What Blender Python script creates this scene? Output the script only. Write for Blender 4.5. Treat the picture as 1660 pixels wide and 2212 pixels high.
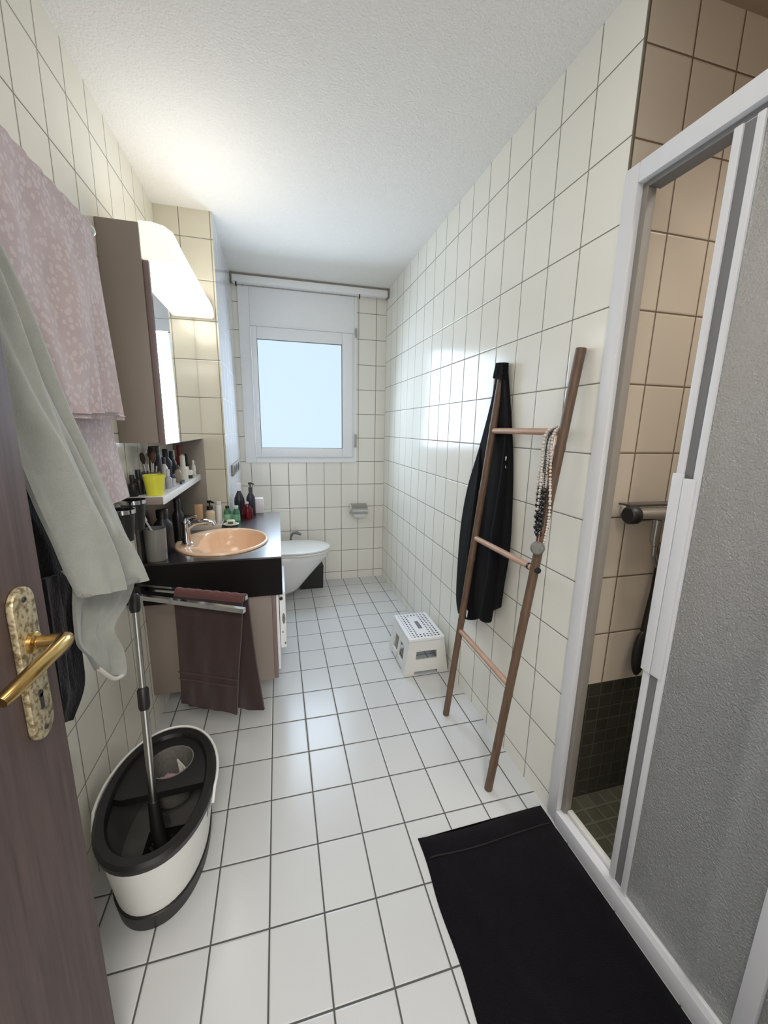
import bpy, bmesh, math, random
from mathutils import Vector, Matrix
R_ = random.Random(7)
SC = bpy.context.scene
COL = SC.collection
for o_ in list(bpy.data.objects):
    bpy.data.objects.remove(o_, do_unlink=True)


def lin(c):
    return tuple(((v / 255) / 12.92 if v / 255 <= .04045 else (((v / 255) + .055) / 1.055) ** 2.4) for v in c)


# ------------------------------------------------------------------ camera
cam_data = bpy.data.cameras.new('camera')
cam = bpy.data.objects.new('camera', cam_data)
COL.objects.link(cam)
SC.camera = cam
cam_data.sensor_fit = 'VERTICAL'
cam_data.sensor_height = 36.0
cam_data.sensor_width = 36.0
cam_data.lens = 860.03 / 2212 * 36.0
cam_data.clip_start = .02
YAW, PITCH, ROLL = 0.26064, -0.20546, 0.01906
cy_, sy_ = math.cos(YAW), math.sin(YAW)
cp_, sp_ = math.cos(PITCH), math.sin(PITCH)
fw = Vector((sy_ * cp_, cy_ * cp_, sp_))
rt = Vector((cy_, -sy_, 0))
up = rt.cross(fw)
r2 = rt * math.cos(ROLL) + up * math.sin(ROLL)
u2 = -rt * math.sin(ROLL) + up * math.cos(ROLL)
mw = Matrix((r2, u2, -fw)).transposed().to_4x4()
mw.translation = Vector((.068, -1.8905, 1.3605))
cam.matrix_world = mw

# ------------------------------------------------------------------ light and exposure
SC.view_settings.view_transform = 'Standard'
SC.view_settings.look = 'None'
SC.view_settings.gamma = 1
SC.view_settings.exposure = 0.40
SC.view_settings.use_curve_mapping = False
SC.cycles.diffuse_bounces = 8
W = bpy.data.worlds.new('ambient_fill')  # even ambient light added as fill through the open doorway
SC.world = W
W.use_nodes = True
bg = W.node_tree.nodes['Background']
bg.inputs[0].default_value = (1.0, .96, .90, 1)
bg.inputs[1].default_value = 1.5


def area(name, loc, rot, sx, sy, power, col, spread=math.pi):
    d = bpy.data.lights.new(name, 'AREA')
    d.shape = 'RECTANGLE'
    d.size, d.size_y = sx, sy
    d.energy = power
    d.color = col
    d.spread = spread
    o = bpy.data.objects.new(name, d)
    COL.objects.link(o)
    o.location = loc
    o.rotation_euler = rot
    return o


# daylight entering through the frosted window, facing into the room
area('window_daylight', (.270, 1.470, 1.609), (-math.radians(79), 0, 0), .65, .80, 9.5, (.66, .81, 1.0), 2.7)
# unseen fill light added beyond the open bathroom door to brighten the room
area('doorway_fill', (.15, -2.7, 2.3), (math.radians(55), 0, 0), .5, .5, 20.0, (1.0, .95, .88))
# added fill for walls and floor, under the ceiling out of view
area('ceiling_fill', (.30, -1.35, 2.44), (0, 0, 0), .5, .5, 3.0, (1.0, .97, .92))
# extra light put in to brighten the shower alcove, no lamp there
area('shower_fill', (1.50, -1.45, 2.42), (0, 0, 0), .5, .5, 5.0, (1.0, .95, .88), 2.1)

# ------------------------------------------------------------------ materials


def newmat(name):
    m = bpy.data.materials.new(name)
    m.use_nodes = True
    return m, m.node_tree, m.node_tree.nodes['Principled BSDF']


def N(nt, typ, **kw):
    n = nt.nodes.new(typ)
    for k, v in kw.items():
        setattr(n, k, v)
    return n


def M(nt, op, a, b=None, c=None, clamp=False):
    n = nt.nodes.new('ShaderNodeMath')
    n.operation = op
    n.use_clamp = clamp
    for i, v in enumerate((a, b, c)):
        if v is None:
            continue
        if isinstance(v, (int, float)):
            n.inputs[i].default_value = v
        else:
            nt.links.new(v, n.inputs[i])
    return n.outputs[0]


def mixc(nt, fac, a, b):
    n = nt.nodes.new('ShaderNodeMix')
    n.data_type = 'RGBA'
    if isinstance(fac, (int, float)):
        n.inputs[0].default_value = fac
    else:
        nt.links.new(fac, n.inputs[0])
    for i, v in ((6, a), (7, b)):
        if isinstance(v, tuple):
            n.inputs[i].default_value = (*v[:3], 1)
        else:
            nt.links.new(v, n.inputs[i])
    return n.outputs[2]


def bump(nt, bsdf, height, strength=.3, dist=.002):
    b = nt.nodes.new('ShaderNodeBump')
    b.inputs['Strength'].default_value = strength
    b.inputs['Distance'].default_value = dist
    nt.links.new(height, b.inputs['Height'])
    nt.links.new(b.outputs[0], bsdf.inputs['Normal'])


def plain(name, rgb, rough=.5, metal=0.0, noise=.04, scale=30, bumps=0.0, coat=0.0, spec=.5, bscale=None):
    """procedural material: base colour with a slight noise variation and optional bump"""
    m, nt, b = newmat(name)
    c = lin(rgb)
    tc = N(nt, 'ShaderNodeTexCoord')
    nz = N(nt, 'ShaderNodeTexNoise')
    nz.inputs['Scale'].default_value = scale
    nz.inputs['Detail'].default_value = 3
    nt.links.new(tc.outputs['Object'], nz.inputs['Vector'])
    lo = tuple(max(0, v * (1 - noise * 2)) for v in c)
    hi = tuple(min(1, v * (1 + noise * 2)) for v in c)
    nt.links.new(mixc(nt, nz.outputs['Fac'], lo, hi), b.inputs['Base Color'])
    b.inputs['Roughness'].default_value = rough
    b.inputs['Metallic'].default_value = metal
    b.inputs['Coat Weight'].default_value = coat
    b.inputs['Coat Roughness'].default_value = .05
    b.inputs['Specular IOR Level'].default_value = spec
    if bumps:
        n2 = N(nt, 'ShaderNodeTexNoise')
        n2.inputs['Scale'].default_value = bscale or scale * 4
        n2.inputs['Detail'].default_value = 4
        nt.links.new(tc.outputs['Object'], n2.inputs['Vector'])
        bump(nt, b, n2.outputs['Fac'], bumps, .004)
    return m


def tiles(name, ax, w, h, u0, v0, grout, tile_rgb, grout_rgb, rough=.12, var=.03, wav=.12, spec=.5):
    """ceramic tiles laid on world axes ax (u along width, v along height)"""
    m, nt, b = newmat(name)
    g = N(nt, 'ShaderNodeNewGeometry')
    s = N(nt, 'ShaderNodeSeparateXYZ')
    nt.links.new(g.outputs['Position'], s.inputs[0])
    U = M(nt, 'DIVIDE', M(nt, 'SUBTRACT', s.outputs[ax[0]], u0), w)
    V = M(nt, 'DIVIDE', M(nt, 'SUBTRACT', s.outputs[ax[1]], v0), h)
    fu, fv = M(nt, 'FRACT', U), M(nt, 'FRACT', V)
    du = M(nt, 'MULTIPLY', M(nt, 'MINIMUM', fu, M(nt, 'SUBTRACT', 1.0, fu)), w)
    dv = M(nt, 'MULTIPLY', M(nt, 'MINIMUM', fv, M(nt, 'SUBTRACT', 1.0, fv)), h)
    d = M(nt, 'MINIMUM', du, dv)
    mr = N(nt, 'ShaderNodeMapRange', interpolation_type='SMOOTHSTEP')
    nt.links.new(d, mr.inputs[0])
    mr.inputs[1].default_value = grout * .5 - .0005
    mr.inputs[2].default_value = grout * .5 + .0007
    cmb = N(nt, 'ShaderNodeCombineXYZ')
    nt.links.new(M(nt, 'FLOOR', U), cmb.inputs[0])
    nt.links.new(M(nt, 'FLOOR', V), cmb.inputs[1])
    wn = N(nt, 'ShaderNodeTexWhiteNoise', noise_dimensions='2D')
    nt.links.new(cmb.outputs[0], wn.inputs['Vector'])
    nz = N(nt, 'ShaderNodeTexNoise')
    nz.inputs['Scale'].default_value = 9
    nz.inputs['Detail'].default_value = 4
    nt.links.new(g.outputs['Position'], nz.inputs['Vector'])
    f = M(nt, 'ADD', M(nt, 'MULTIPLY', wn.outputs['Value'], .6), M(nt, 'MULTIPLY', nz.outputs['Fac'], .4))
    c = lin(tile_rgb)
    tc = mixc(nt, f, tuple(v * (1 - var) for v in c), tuple(min(1, v * (1 + var)) for v in c))
    nt.links.new(mixc(nt, mr.outputs[0], lin(grout_rgb), tc), b.inputs['Base Color'])
    b.inputs['Specular IOR Level'].default_value = spec
    rr = N(nt, 'ShaderNodeMapRange')
    nt.links.new(mr.outputs[0], rr.inputs[0])
    rr.inputs[3].default_value = .8
    rr.inputs[4].default_value = rough
    nt.links.new(rr.outputs[0], b.inputs['Roughness'])
    # pillowed tile edge + slightly wavy glaze
    m2 = N(nt, 'ShaderNodeMapRange', interpolation_type='SMOOTHSTEP')
    nt.links.new(d, m2.inputs[0])
    m2.inputs[1].default_value = grout * .4
    m2.inputs[2].default_value = grout * .5 + .004
    n3 = N(nt, 'ShaderNodeTexNoise')
    n3.inputs['Scale'].default_value = 14
    nt.links.new(g.outputs['Position'], n3.inputs['Vector'])
    hh = M(nt, 'ADD', M(nt, 'MULTIPLY', m2.outputs[0], .5), M(nt, 'MULTIPLY', n3.outputs['Fac'], wav))
    bump(nt, b, hh, .45, .004)
    return m


def emit(name, rgb, strength, base=(235, 235, 230)):
    m, nt, b = newmat(name)
    b.inputs['Base Color'].default_value = (*lin(base), 1)
    b.inputs['Roughness'].default_value = .35
    b.inputs['Emission Color'].default_value = (*rgb, 1)
    b.inputs['Emission Strength'].default_value = strength
    return m


def fabric(name, rgb, rgb2=None, scale=60, rough=.95, bstr=.5, pattern='weave', bscale=900, sheen=.3):
    m, nt, b = newmat(name)
    tc = N(nt, 'ShaderNodeTexCoord')
    c1 = lin(rgb)
    c2 = lin(rgb2) if rgb2 else tuple(v * .8 for v in c1)
    if pattern == 'brocade':
        vo = N(nt, 'ShaderNodeTexVoronoi')
        vo.inputs['Scale'].default_value = scale
        nt.links.new(tc.outputs['Object'], vo.inputs['Vector'])
        fac = M(nt, 'GREATER_THAN', vo.outputs['Distance'], .42)
        nz = N(nt, 'ShaderNodeTexNoise')
        nz.inputs['Scale'].default_value = 12
        nt.links.new(tc.outputs['Object'], nz.inputs['Vector'])
        fac = M(nt, 'MULTIPLY', fac, M(nt, 'ADD', .3, nz.outputs['Fac']), clamp=True)
    elif pattern == 'knit':
        wv = N(nt, 'ShaderNodeTexWave', wave_type='BANDS', bands_direction='Y')
        wv.inputs['Scale'].default_value = scale
        wv.inputs['Distortion'].default_value = 2.5
        nt.links.new(tc.outputs['Object'], wv.inputs['Vector'])
        fac = wv.outputs['Fac']
    else:
        nz = N(nt, 'ShaderNodeTexNoise')
        nz.inputs['Scale'].default_value = scale
        nz.inputs['Detail'].default_value = 5
        nt.links.new(tc.outputs['Object'], nz.inputs['Vector'])
        fac = nz.outputs['Fac']
    nt.links.new(mixc(nt, fac, c1, c2), b.inputs['Base Color'])
    b.inputs['Roughness'].default_value = rough
    b.inputs['Specular IOR Level'].default_value = .15
    b.inputs['Sheen Weight'].default_value = sheen
    n2 = N(nt, 'ShaderNodeTexNoise')
    n2.inputs['Scale'].default_value = bscale
    n2.inputs['Detail'].default_value = 3
    nt.links.new(tc.outputs['Object'], n2.inputs['Vector'])
    h = n2.outputs['Fac']
    if pattern in ('knit', 'brocade'):
        h = M(nt, 'ADD', h, fac)
    bump(nt, b, h, bstr, .003)
    return m


def woodmat(name, rgb, rgb2, axis=2, rough=.5, scale=6, stretch=.06):
    m, nt, b = newmat(name)
    tc = N(nt, 'ShaderNodeTexCoord')
    mp = N(nt, 'ShaderNodeMapping')
    sc = [scale * 6] * 3
    sc[axis] = scale * 6 * stretch
    mp.inputs['Scale'].default_value = sc
    nt.links.new(tc.outputs['Object'], mp.inputs['Vector'])
    nz = N(nt, 'ShaderNodeTexNoise')
    nz.inputs['Scale'].default_value = 2.0
    nz.inputs['Detail'].default_value = 7
    nz.inputs['Roughness'].default_value = .65
    nt.links.new(mp.outputs[0], nz.inputs['Vector'])
    rp = N(nt, 'ShaderNodeMapRange')
    nt.links.new(nz.outputs['Fac'], rp.inputs[0])
    rp.inputs[1].default_value = .3
    rp.inputs[2].default_value = .7
    nt.links.new(mixc(nt, rp.outputs[0], lin(rgb), lin(rgb2)), b.inputs['Base Color'])
    b.inputs['Roughness'].default_value = rough
    bump(nt, b, nz.outputs['Fac'], .15, .002)
    return m


def glassy(name, rgb, rough=.05):
    m, nt, b = newmat(name)
    b.inputs['Base Color'].default_value = (*lin(rgb), 1)
    b.inputs['Transmission Weight'].default_value = .75
    b.inputs['Roughness'].default_value = rough
    b.inputs['IOR'].default_value = 1.4
    return m


def frosted(name):
    """hammered shower glass: rough see-through, scattering and a fine pebbled relief"""
    m, nt, b = newmat(name)
    out = nt.nodes['Material Output']
    tc = N(nt, 'ShaderNodeTexCoord')
    vo = N(nt, 'ShaderNodeTexVoronoi')
    vo.feature = 'SMOOTH_F1'
    vo.inputs['Scale'].default_value = 210
    nt.links.new(tc.outputs['Object'], vo.inputs['Vector'])
    nz = N(nt, 'ShaderNodeTexNoise')
    nz.inputs['Scale'].default_value = 330
    nt.links.new(tc.outputs['Object'], nz.inputs['Vector'])
    bp = N(nt, 'ShaderNodeBump')
    bp.inputs['Strength'].default_value = 1.0
    bp.inputs['Distance'].default_value = .006
    nt.links.new(M(nt, 'ADD', vo.outputs['Distance'], nz.outputs['Fac']), bp.inputs['Height'])
    rf = N(nt, 'ShaderNodeBsdfRefraction')
    rf.inputs['Color'].default_value = (.86, .88, .88, 1)
    rf.inputs['Roughness'].default_value = .10
    rf.inputs['IOR'].default_value = 1.12
    nt.links.new(bp.outputs[0], rf.inputs['Normal'])
    tl = N(nt, 'ShaderNodeBsdfTranslucent')
    tl.inputs['Color'].default_value = (.8, .82, .82, 1)
    df = N(nt, 'ShaderNodeBsdfDiffuse')
    df.inputs['Color'].default_value = (.66, .68, .69, 1)
    nt.links.new(bp.outputs[0], df.inputs['Normal'])
    gl = N(nt, 'ShaderNodeBsdfGlossy')
    gl.inputs['Roughness'].default_value = .12
    nt.links.new(bp.outputs[0], gl.inputs['Normal'])
    tp = N(nt, 'ShaderNodeBsdfTransparent')
    tp.inputs['Color'].default_value = (.8, .82, .82, 1)
    cur = rf.outputs[0]
    for f, s in ((.25, tl), (.27, df), (.20, tp), (.17, gl)):
        mx = N(nt, 'ShaderNodeMixShader')
        mx.inputs[0].default_value = f
        nt.links.new(cur, mx.inputs[1])
        nt.links.new(s.outputs[0], mx.inputs[2])
        cur = mx.outputs[0]
    nt.links.new(cur, out.inputs['Surface'])
    return m


TW, TH = .1529, .2043
GR = (122, 118, 105)
CREAM = (236, 234, 224)
MT = {
    'floor': tiles('floor_tiles', (0, 1), .15198, .2, 0, 0, .0045, (208, 209, 209), (84, 84, 80), .25, .03),
    'wr': tiles('right_wall_tiles', (1, 2), TW, TH, -.7328, 1.9115, .0034, CREAM, GR, .17, .02, .25, .3),
    'wl': tiles('left_wall_tiles', (1, 2), TW, .2, -.57, 2.126, .0034, (234, 230, 217), GR, .12, .02),
    'wf': tiles('window_wall_tiles', (0, 2), .1495, .2015, -.001, .876, .004, (236, 233, 224), GR, .12, .02),
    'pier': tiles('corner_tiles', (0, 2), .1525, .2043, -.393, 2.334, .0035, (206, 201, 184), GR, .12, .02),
    'pierx': tiles('corner_side_tiles', (1, 2), .1529, .2043, .65, 2.334, .003, (216, 219, 224), (170, 172, 176), .12, .02),  # window glare is put into the bluish tile and pale joint colours
    'sh': tiles('shower_tiles', (0, 2), .1500, .2015, .984, 1.9065, .0045, (192, 180, 164), (100, 84, 66), .25, .04),  # the alcove's weaker light is put into this beige tile colour
    'shy': tiles('shower_side_tiles', (1, 2), .1500, .2015, -.89, 1.9065, .0045, (192, 180, 164), (100, 84, 66), .25, .04),  # same beige, with the weaker light in the colour
    'mos': tiles('dark_mosaic', (0, 2), .05, .05, .984, .51, .004, (50, 49, 40), (60, 58, 50), .3, .2),
    'mosy': tiles('dark_mosaic_side', (1, 2), .05, .05, -.89, .51, .004, (50, 49, 40), (60, 58, 50), .3, .2),
    'mosf': tiles('dark_mosaic_floor', (0, 1), .05, .05, .984, -.89, .004, (76, 76, 62), (86, 86, 74), .35, .15),
    'ceil': plain('rough_plaster', (236, 234, 230), .95, noise=.02, scale=60, bumps=.9, bscale=130),
    'white': plain('white_lacquer', (238, 239, 241), .35, noise=.01),
    'whitep': plain('white_plastic', (226, 226, 222), .4, noise=.015),
    'alu': plain('white_aluminium', (222, 223, 226), .35, noise=.01),
    'alug': plain('grey_seal', (120, 120, 122), .5, noise=.02),
    'black': plain('black_plastic', (24, 23, 22), .45, noise=.08),
    'rubber': plain('black_rubber', (18, 18, 18), .7, noise=.08),
    'lam': plain('dark_laminate', (30, 24, 22), .34, noise=.06, coat=.8, scale=12, spec=.8),
    'apron': plain('darkened_laminate', (18, 14, 13), .6, noise=.05, spec=.2),  # same laminate as the top, darkened so that no sheen shows
    'taupe': plain('taupe_laminate', (142, 130, 121), .45, noise=.015, scale=8),
    'mauve': plain('mauve_edge', (128, 110, 108), .4, noise=.02),
    'grey_panel': plain('grey_panel', (140, 134, 126), .5, noise=.03),
    'chrome': plain('chrome', (205, 206, 208), .12, 1.0, noise=.01),
    'satin': plain('satin_steel', (172, 172, 168), .3, 1.0, noise=.03),
    'brass': plain('polished_brass', (196, 164, 104), .24, 1.0, noise=.06, scale=40),
    'ceram': plain('white_ceramic', (226, 226, 226), .12, noise=.01, coat=.3),
    'peach': plain('peach_ceramic', (240, 202, 168), .18, noise=.015, coat=.3, scale=6),
    'door': woodmat('dark_door_wood', (92, 74, 70), (66, 52, 50), 2, .55),
    'bamboo': woodmat('bamboo_pole', (116, 91, 72), (84, 65, 51), 2, .5, 9, .1),
    'rung': woodmat('pale_rung_wood', (196, 160, 136), (172, 138, 114), 1, .5, 9, .1),
    'mirror': None,
}
MT['lam'].node_tree.nodes['Principled BSDF'].inputs['Coat Roughness'].default_value = .2
m_, nt_, b_ = newmat('mirror_silver')
b_.inputs['Base Color'].default_value = (.90, .92, .92, 1)
b_.inputs['Metallic'].default_value = 1
b_.inputs['Roughness'].default_value = .02
MT['mirror'] = m_
# mottled antique brass
m_, nt_, b_ = newmat('mottled_brass')
tc_ = N(nt_, 'ShaderNodeTexCoord')
nz_ = N(nt_, 'ShaderNodeTexNoise')
nz_.inputs['Scale'].default_value = 130
nz_.inputs['Detail'].default_value = 6
nt_.links.new(tc_.outputs['Object'], nz_.inputs['Vector'])
mr_ = N(nt_, 'ShaderNodeMapRange')
nt_.links.new(nz_.outputs['Fac'], mr_.inputs[0])
mr_.inputs[1].default_value = .36
mr_.inputs[2].default_value = .56
nt_.links.new(mixc(nt_, mr_.outputs[0], lin((120, 100, 68)), lin((192, 180, 148))), b_.inputs['Base Color'])
b_.inputs['Metallic'].default_value = .55
b_.inputs['Roughness'].default_value = .42
bump(nt_, b_, nz_.outputs['Fac'], .5, .003)
MT['patina'] = m_
MT['pane'] = emit('frosted_daylight_pane', (.68, .87, 1.0), .74, (40, 40, 40))
MT['lamp'] = emit('lit_opal_diffuser', (1.0, .955, .88), 4.5)
MT['lampcap'] = emit('opal_end_cap', (1.0, .95, .86), .5)
MT['frost'] = frosted('hammered_glass')

# ------------------------------------------------------------------ mesh helpers
_mc = {}


def cm(rgb, rough=.35, metal=0.0):
    k = (rgb, rough, metal)
    if k not in _mc:
        _mc[k] = plain('tint_%02x%02x%02x' % rgb, rgb, rough, metal, noise=.03)
    return _mc[k]





class MB:
    def __init__(self):
        self.bm = bmesh.new()

    def _merge(self, b):
        me = bpy.data.meshes.new('t')
        b.to_mesh(me)
        b.free()
        self.bm.from_mesh(me)
        bpy.data.meshes.remove(me)

    def box(self, lo, hi, bev=0.0, seg=2, mat=None):
        b = bmesh.new()
        bmesh.ops.create_cube(b, size=1)
        c = [(lo[i] + hi[i]) / 2 for i in range(3)]
        s = [hi[i] - lo[i] for i in range(3)]
        for v in b.verts:
            v.co = Vector((c[0] + v.co.x * s[0], c[1] + v.co.y * s[1], c[2] + v.co.z * s[2]))
        if bev:
            bmesh.ops.bevel(b, geom=list(b.edges), offset=bev, segments=seg, profile=.5, affect='EDGES')
        if mat:
            bmesh.ops.transform(b, matrix=mat, verts=b.verts)
        self._merge(b)
        return self

    def lathe(self, prof, c=(0, 0, 0), n=24, sx=1, sy=1, mat=None):
        """prof: list of (radius, z)"""
        b = bmesh.new()
        rings = []
        for r, z in prof:
            if r < 1e-6:
                rings.append([b.verts.new((0, 0, z))])
            else:
                rings.append([b.verts.new((r * sx * math.cos(2 * math.pi * i / n), r * sy * math.sin(2 * math.pi * i / n), z)) for i in range(n)])
        for a, d in zip(rings, rings[1:]):
            if len(a) == 1 and len(d) == 1:
                continue
            for i in range(n):
                j = (i + 1) % n
                if len(a) == 1:
                    b.faces.new((a[0], d[i], d[j]))
                elif len(d) == 1:
                    b.faces.new((a[j], a[i], d[0]))
                else:
                    b.faces.new((a[i], a[j], d[j], d[i]))
        if mat:
            bmesh.ops.transform(b, matrix=mat, verts=b.verts)
        bmesh.ops.translate(b, verts=b.verts, vec=c)
        bmesh.ops.recalc_face_normals(b, faces=b.faces)
        self._merge(b)
        return self

    def tube(self, pts, r, n=10, caps=True):
        """r: number or list of radii"""
        b = bmesh.new()
        P = [Vector(p) for p in pts]
        rs = r if isinstance(r, (list, tuple)) else [r] * len(P)
        t0 = (P[1] - P[0]).normalized()
        ref = Vector((0, 0, 1)) if abs(t0.z) < .9 else Vector((1, 0, 0))
        nx = t0.cross(ref).normalized()
        rings = []
        for i, p in enumerate(P):
            if i == 0:
                t = t0
            elif i == len(P) - 1:
                t = (P[i] - P[i - 1]).normalized()
            else:
                t = ((P[i + 1] - P[i]).normalized() + (P[i] - P[i - 1]).normalized()).normalized()
            nx = (nx - t * nx.dot(t)).normalized()
            ny = t.cross(nx)
            rings.append([b.verts.new(p + (nx * math.cos(2 * math.pi * k / n) + ny * math.sin(2 * math.pi * k / n)) * rs[i]) for k in range(n)])
        for a, d in zip(rings, rings[1:]):
            for k in range(n):
                j = (k + 1) % n
                b.faces.new((a[k], a[j], d[j], d[k]))
        if caps:
            b.faces.new(rings[0][::-1])
            b.faces.new(rings[-1])
        bmesh.ops.recalc_face_normals(b, faces=b.faces)
        self._merge(b)
        return self

    def loft(self, rings, cap0=True, cap1=True, closed=True):
        b = bmesh.new()
        rs = [[b.verts.new(p) for p in r] for r in rings]
        n = len(rs[0])
        for a, d in zip(rs, rs[1:]):
            for k in range(n if closed else n - 1):
                j = (k + 1) % n
                b.faces.new((a[k], a[j], d[j], d[k]))
        if closed and cap0:
            b.faces.new(rs[0][::-1])
        if closed and cap1:
            b.faces.new(rs[-1])
        bmesh.ops.recalc_face_normals(b, faces=b.faces)
        self._merge(b)
        return self

    def prism(self, poly, axis, a, c, bev=0.0):
        """extrude a 2-D polygon along axis (0,1,2) from a to c"""
        b = bmesh.new()

        def P(q, d):
            l = [q[0], q[1]]
            l.insert(axis, d)
            return l
        r0 = [b.verts.new(P(q, a)) for q in poly]
        r1 = [b.verts.new(P(q, c)) for q in poly]
        n = len(poly)
        for k in range(n):
            j = (k + 1) % n
            b.faces.new((r0[k], r0[j], r1[j], r1[k]))
        b.faces.new(r0[::-1])
        b.faces.new(r1)
        bmesh.ops.recalc_face_normals(b, faces=b.faces)
        if bev:
            bmesh.ops.bevel(b, geom=list(b.edges), offset=bev, segments=2, profile=.5, affect='EDGES')
        self._merge(b)
        return self

    def sphere(self, c, r, n=10):
        b = bmesh.new()
        bmesh.ops.create_uvsphere(b, u_segments=n, v_segments=max(6, n * 2 // 3), radius=1)
        rr = r if isinstance(r, (tuple, list)) else (r, r, r)
        for v in b.verts:
            v.co = Vector((c[0] + v.co.x * rr[0], c[1] + v.co.y * rr[1], c[2] + v.co.z * rr[2]))
        self._merge(b)
        return self

    def build(self, name, mat, parent=None, smooth=True, org=(0, 0, 0), angle=40):
        me = bpy.data.meshes.new(name)
        bmesh.ops.remove_doubles(self.bm, verts=self.bm.verts, dist=1e-6)
        bmesh.ops.translate(self.bm, verts=self.bm.verts, vec=-Vector(org))
        self.bm.to_mesh(me)
        self.bm.free()
        me.materials.append(MT[mat] if isinstance(mat, str) else mat)
        if smooth:
            me.polygons.foreach_set('use_smooth', [True] * len(me.polygons))
            me.set_sharp_from_angle(angle=math.radians(angle))
        o = bpy.data.objects.new(name, me)
        COL.objects.link(o)
        if parent:
            o.parent = parent
        else:
            o.location = org
        return o


def tag(o, label=None, cat=None, group=None, kind=None):
    for k, v in (('label', label), ('category', cat), ('group', group), ('kind', kind)):
        if v:
            o[k] = v
    return o


def thing(name, label, cat, loc, group=None):
    o = bpy.data.objects.new(name, None)
    o.empty_display_size = .05
    COL.objects.link(o)
    o.location = loc
    return tag(o, label, cat, group)


def part(name, mb, mat, par, label=None, smooth=True, angle=40):
    """world-coordinate mesh becomes a child of thing (or sub-part of a part)"""
    root = par if par.parent is None else par.parent
    o = mb.build(name, mat, par, smooth, root.location, angle)
    if label:
        o['label'] = label
    return o


def struct(name, mb, mat, smooth=False):
    return tag(mb.build(name, mat, None, smooth), kind='structure')


def B(lo, hi, bev=0.0):
    return MB().box(lo, hi, bev)


def lerp_poly(P, n):
    """resample a polyline smoothly (Catmull-Rom) to n points by index"""
    P = [Vector(p) for p in P]
    out = []
    for i in range(n):
        t = i / (n - 1) * (len(P) - 1)
        k = min(int(t), len(P) - 2)
        f = t - k
        p0, p1, p2, p3 = P[max(k - 1, 0)], P[k], P[k + 1], P[min(k + 2, len(P) - 1)]
        out.append(.5 * ((2 * p1) + (p2 - p0) * f + (2 * p0 - 5 * p1 + 4 * p2 - p3) * f * f + (3 * p1 - p0 - 3 * p2 + p3) * f ** 3))
    return out


def folds(u, v, ph, amp):
    return amp * (math.sin(u * 9.4 + ph + v * 1.1) * .55 + math.sin(u * 17.3 + ph * 2.1 - v * 1.7) * .3 + math.sin(u * 31 + ph * .7 + v * 2.3) * .15)


def sheet(left, right, nr=40, nc=30, amp=.012, ph=0.0, axis=(1, 0, 0), thick=.006, taper=1.0, extra=None):
    """hanging cloth between two edge polylines; returns a thick closed MB"""
    L, Rr = lerp_poly(left, nr), lerp_poly(right, nr)
    ax = Vector(axis)
    front, back = [], []
    for i in range(nr):
        v = i / (nr - 1)
        fr, bk = [], []
        for j in range(nc):
            u = j / (nc - 1)
            p = L[i].lerp(Rr[i], u)
            e = math.sin(math.pi * u) ** .5 if 0 < u < 1 else 0
            a = amp * (taper + (1 - taper) * v) * (.35 + .65 * e)
            p = p + ax * folds(u, v * 3, ph, a)
            if extra:
                p = p + extra(u, v)
            fr.append(p + ax * thick * .5)
            bk.append(p - ax * thick * .5)
        front.append(fr)
        back.append(bk)
    rings = [fr + bk[::-1] for fr, bk in zip(front, back)]
    return MB().loft(rings)


# ------------------------------------------------------------------ room shell
XL, XR, YW, YB, H = -.512, .98, 1.57, -2.02, 2.468
struct('floor', B((XL - .1, YB - 1.4, -.12), (XR + .02, YW + .15, 0)), 'floor')
struct('ceiling', B((XL - .12, YB, H), (2.0, YW + .15, H + .1)), 'ceil')
struct('wall_left', B((XL - .12, YB, -.1), (XL, YW + .12, H)), 'wl')
struct('wall_right', B((XR, -.887, -.1), (XR + .12, YW + .12, H)), 'wr')
wf = MB()
wf.box((XL - .1, YW, -.1), (-.19, YW + .14, H))
wf.box((.728, YW, -.1), (XR + .1, YW + .14, H))
wf.box((-.19, YW, -.1), (.728, YW + .14, 1.067))
wf.box((-.19, YW, 2.40), (.728, YW + .14, H))
struct('wall_far', wf, 'wf')
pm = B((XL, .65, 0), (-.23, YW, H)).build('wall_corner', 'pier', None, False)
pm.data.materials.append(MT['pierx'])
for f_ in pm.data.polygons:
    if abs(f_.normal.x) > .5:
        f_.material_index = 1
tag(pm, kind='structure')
wb = MB()
wb.box((XL - .1, YB - .1, 0), (-.345, YB, H))
wb.box((.50, YB - .1, 0), (2.0, YB, H))
wb.box((-.345, YB - .1, 2.03), (.50, YB, H))
struct('wall_back', wb, 'white')
# shower alcove
struct('wall_shower_far', B((XR + .004, -.889, .51), (1.86, -.79, H)), 'sh')
struct('wall_shower_far_base', B((XR + .004, -.8895, -.1), (1.86, -.789, .51)), 'mos')
struct('wall_shower_right', B((1.86, YB, .51), (1.96, -.79, H)), 'shy')
struct('wall_shower_right_base', B((1.858, YB, -.1), (1.96, -.79, .51)), 'mosy')
struct('wall_shower_near', B((XR, YB, -.1), (1.86, -1.80, H)), 'sh')
struct('floor_shower', B((XR + .02, -1.80, -.1), (1.86, -.889, .04)), 'mosf')

struct('ceiling_shower', B((XR + .006, -1.80, 2.442), (1.859, -.8892, H)), cm((150, 134, 116), .8))  # shade under the alcove ceiling is put into this grey-brown colour

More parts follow.
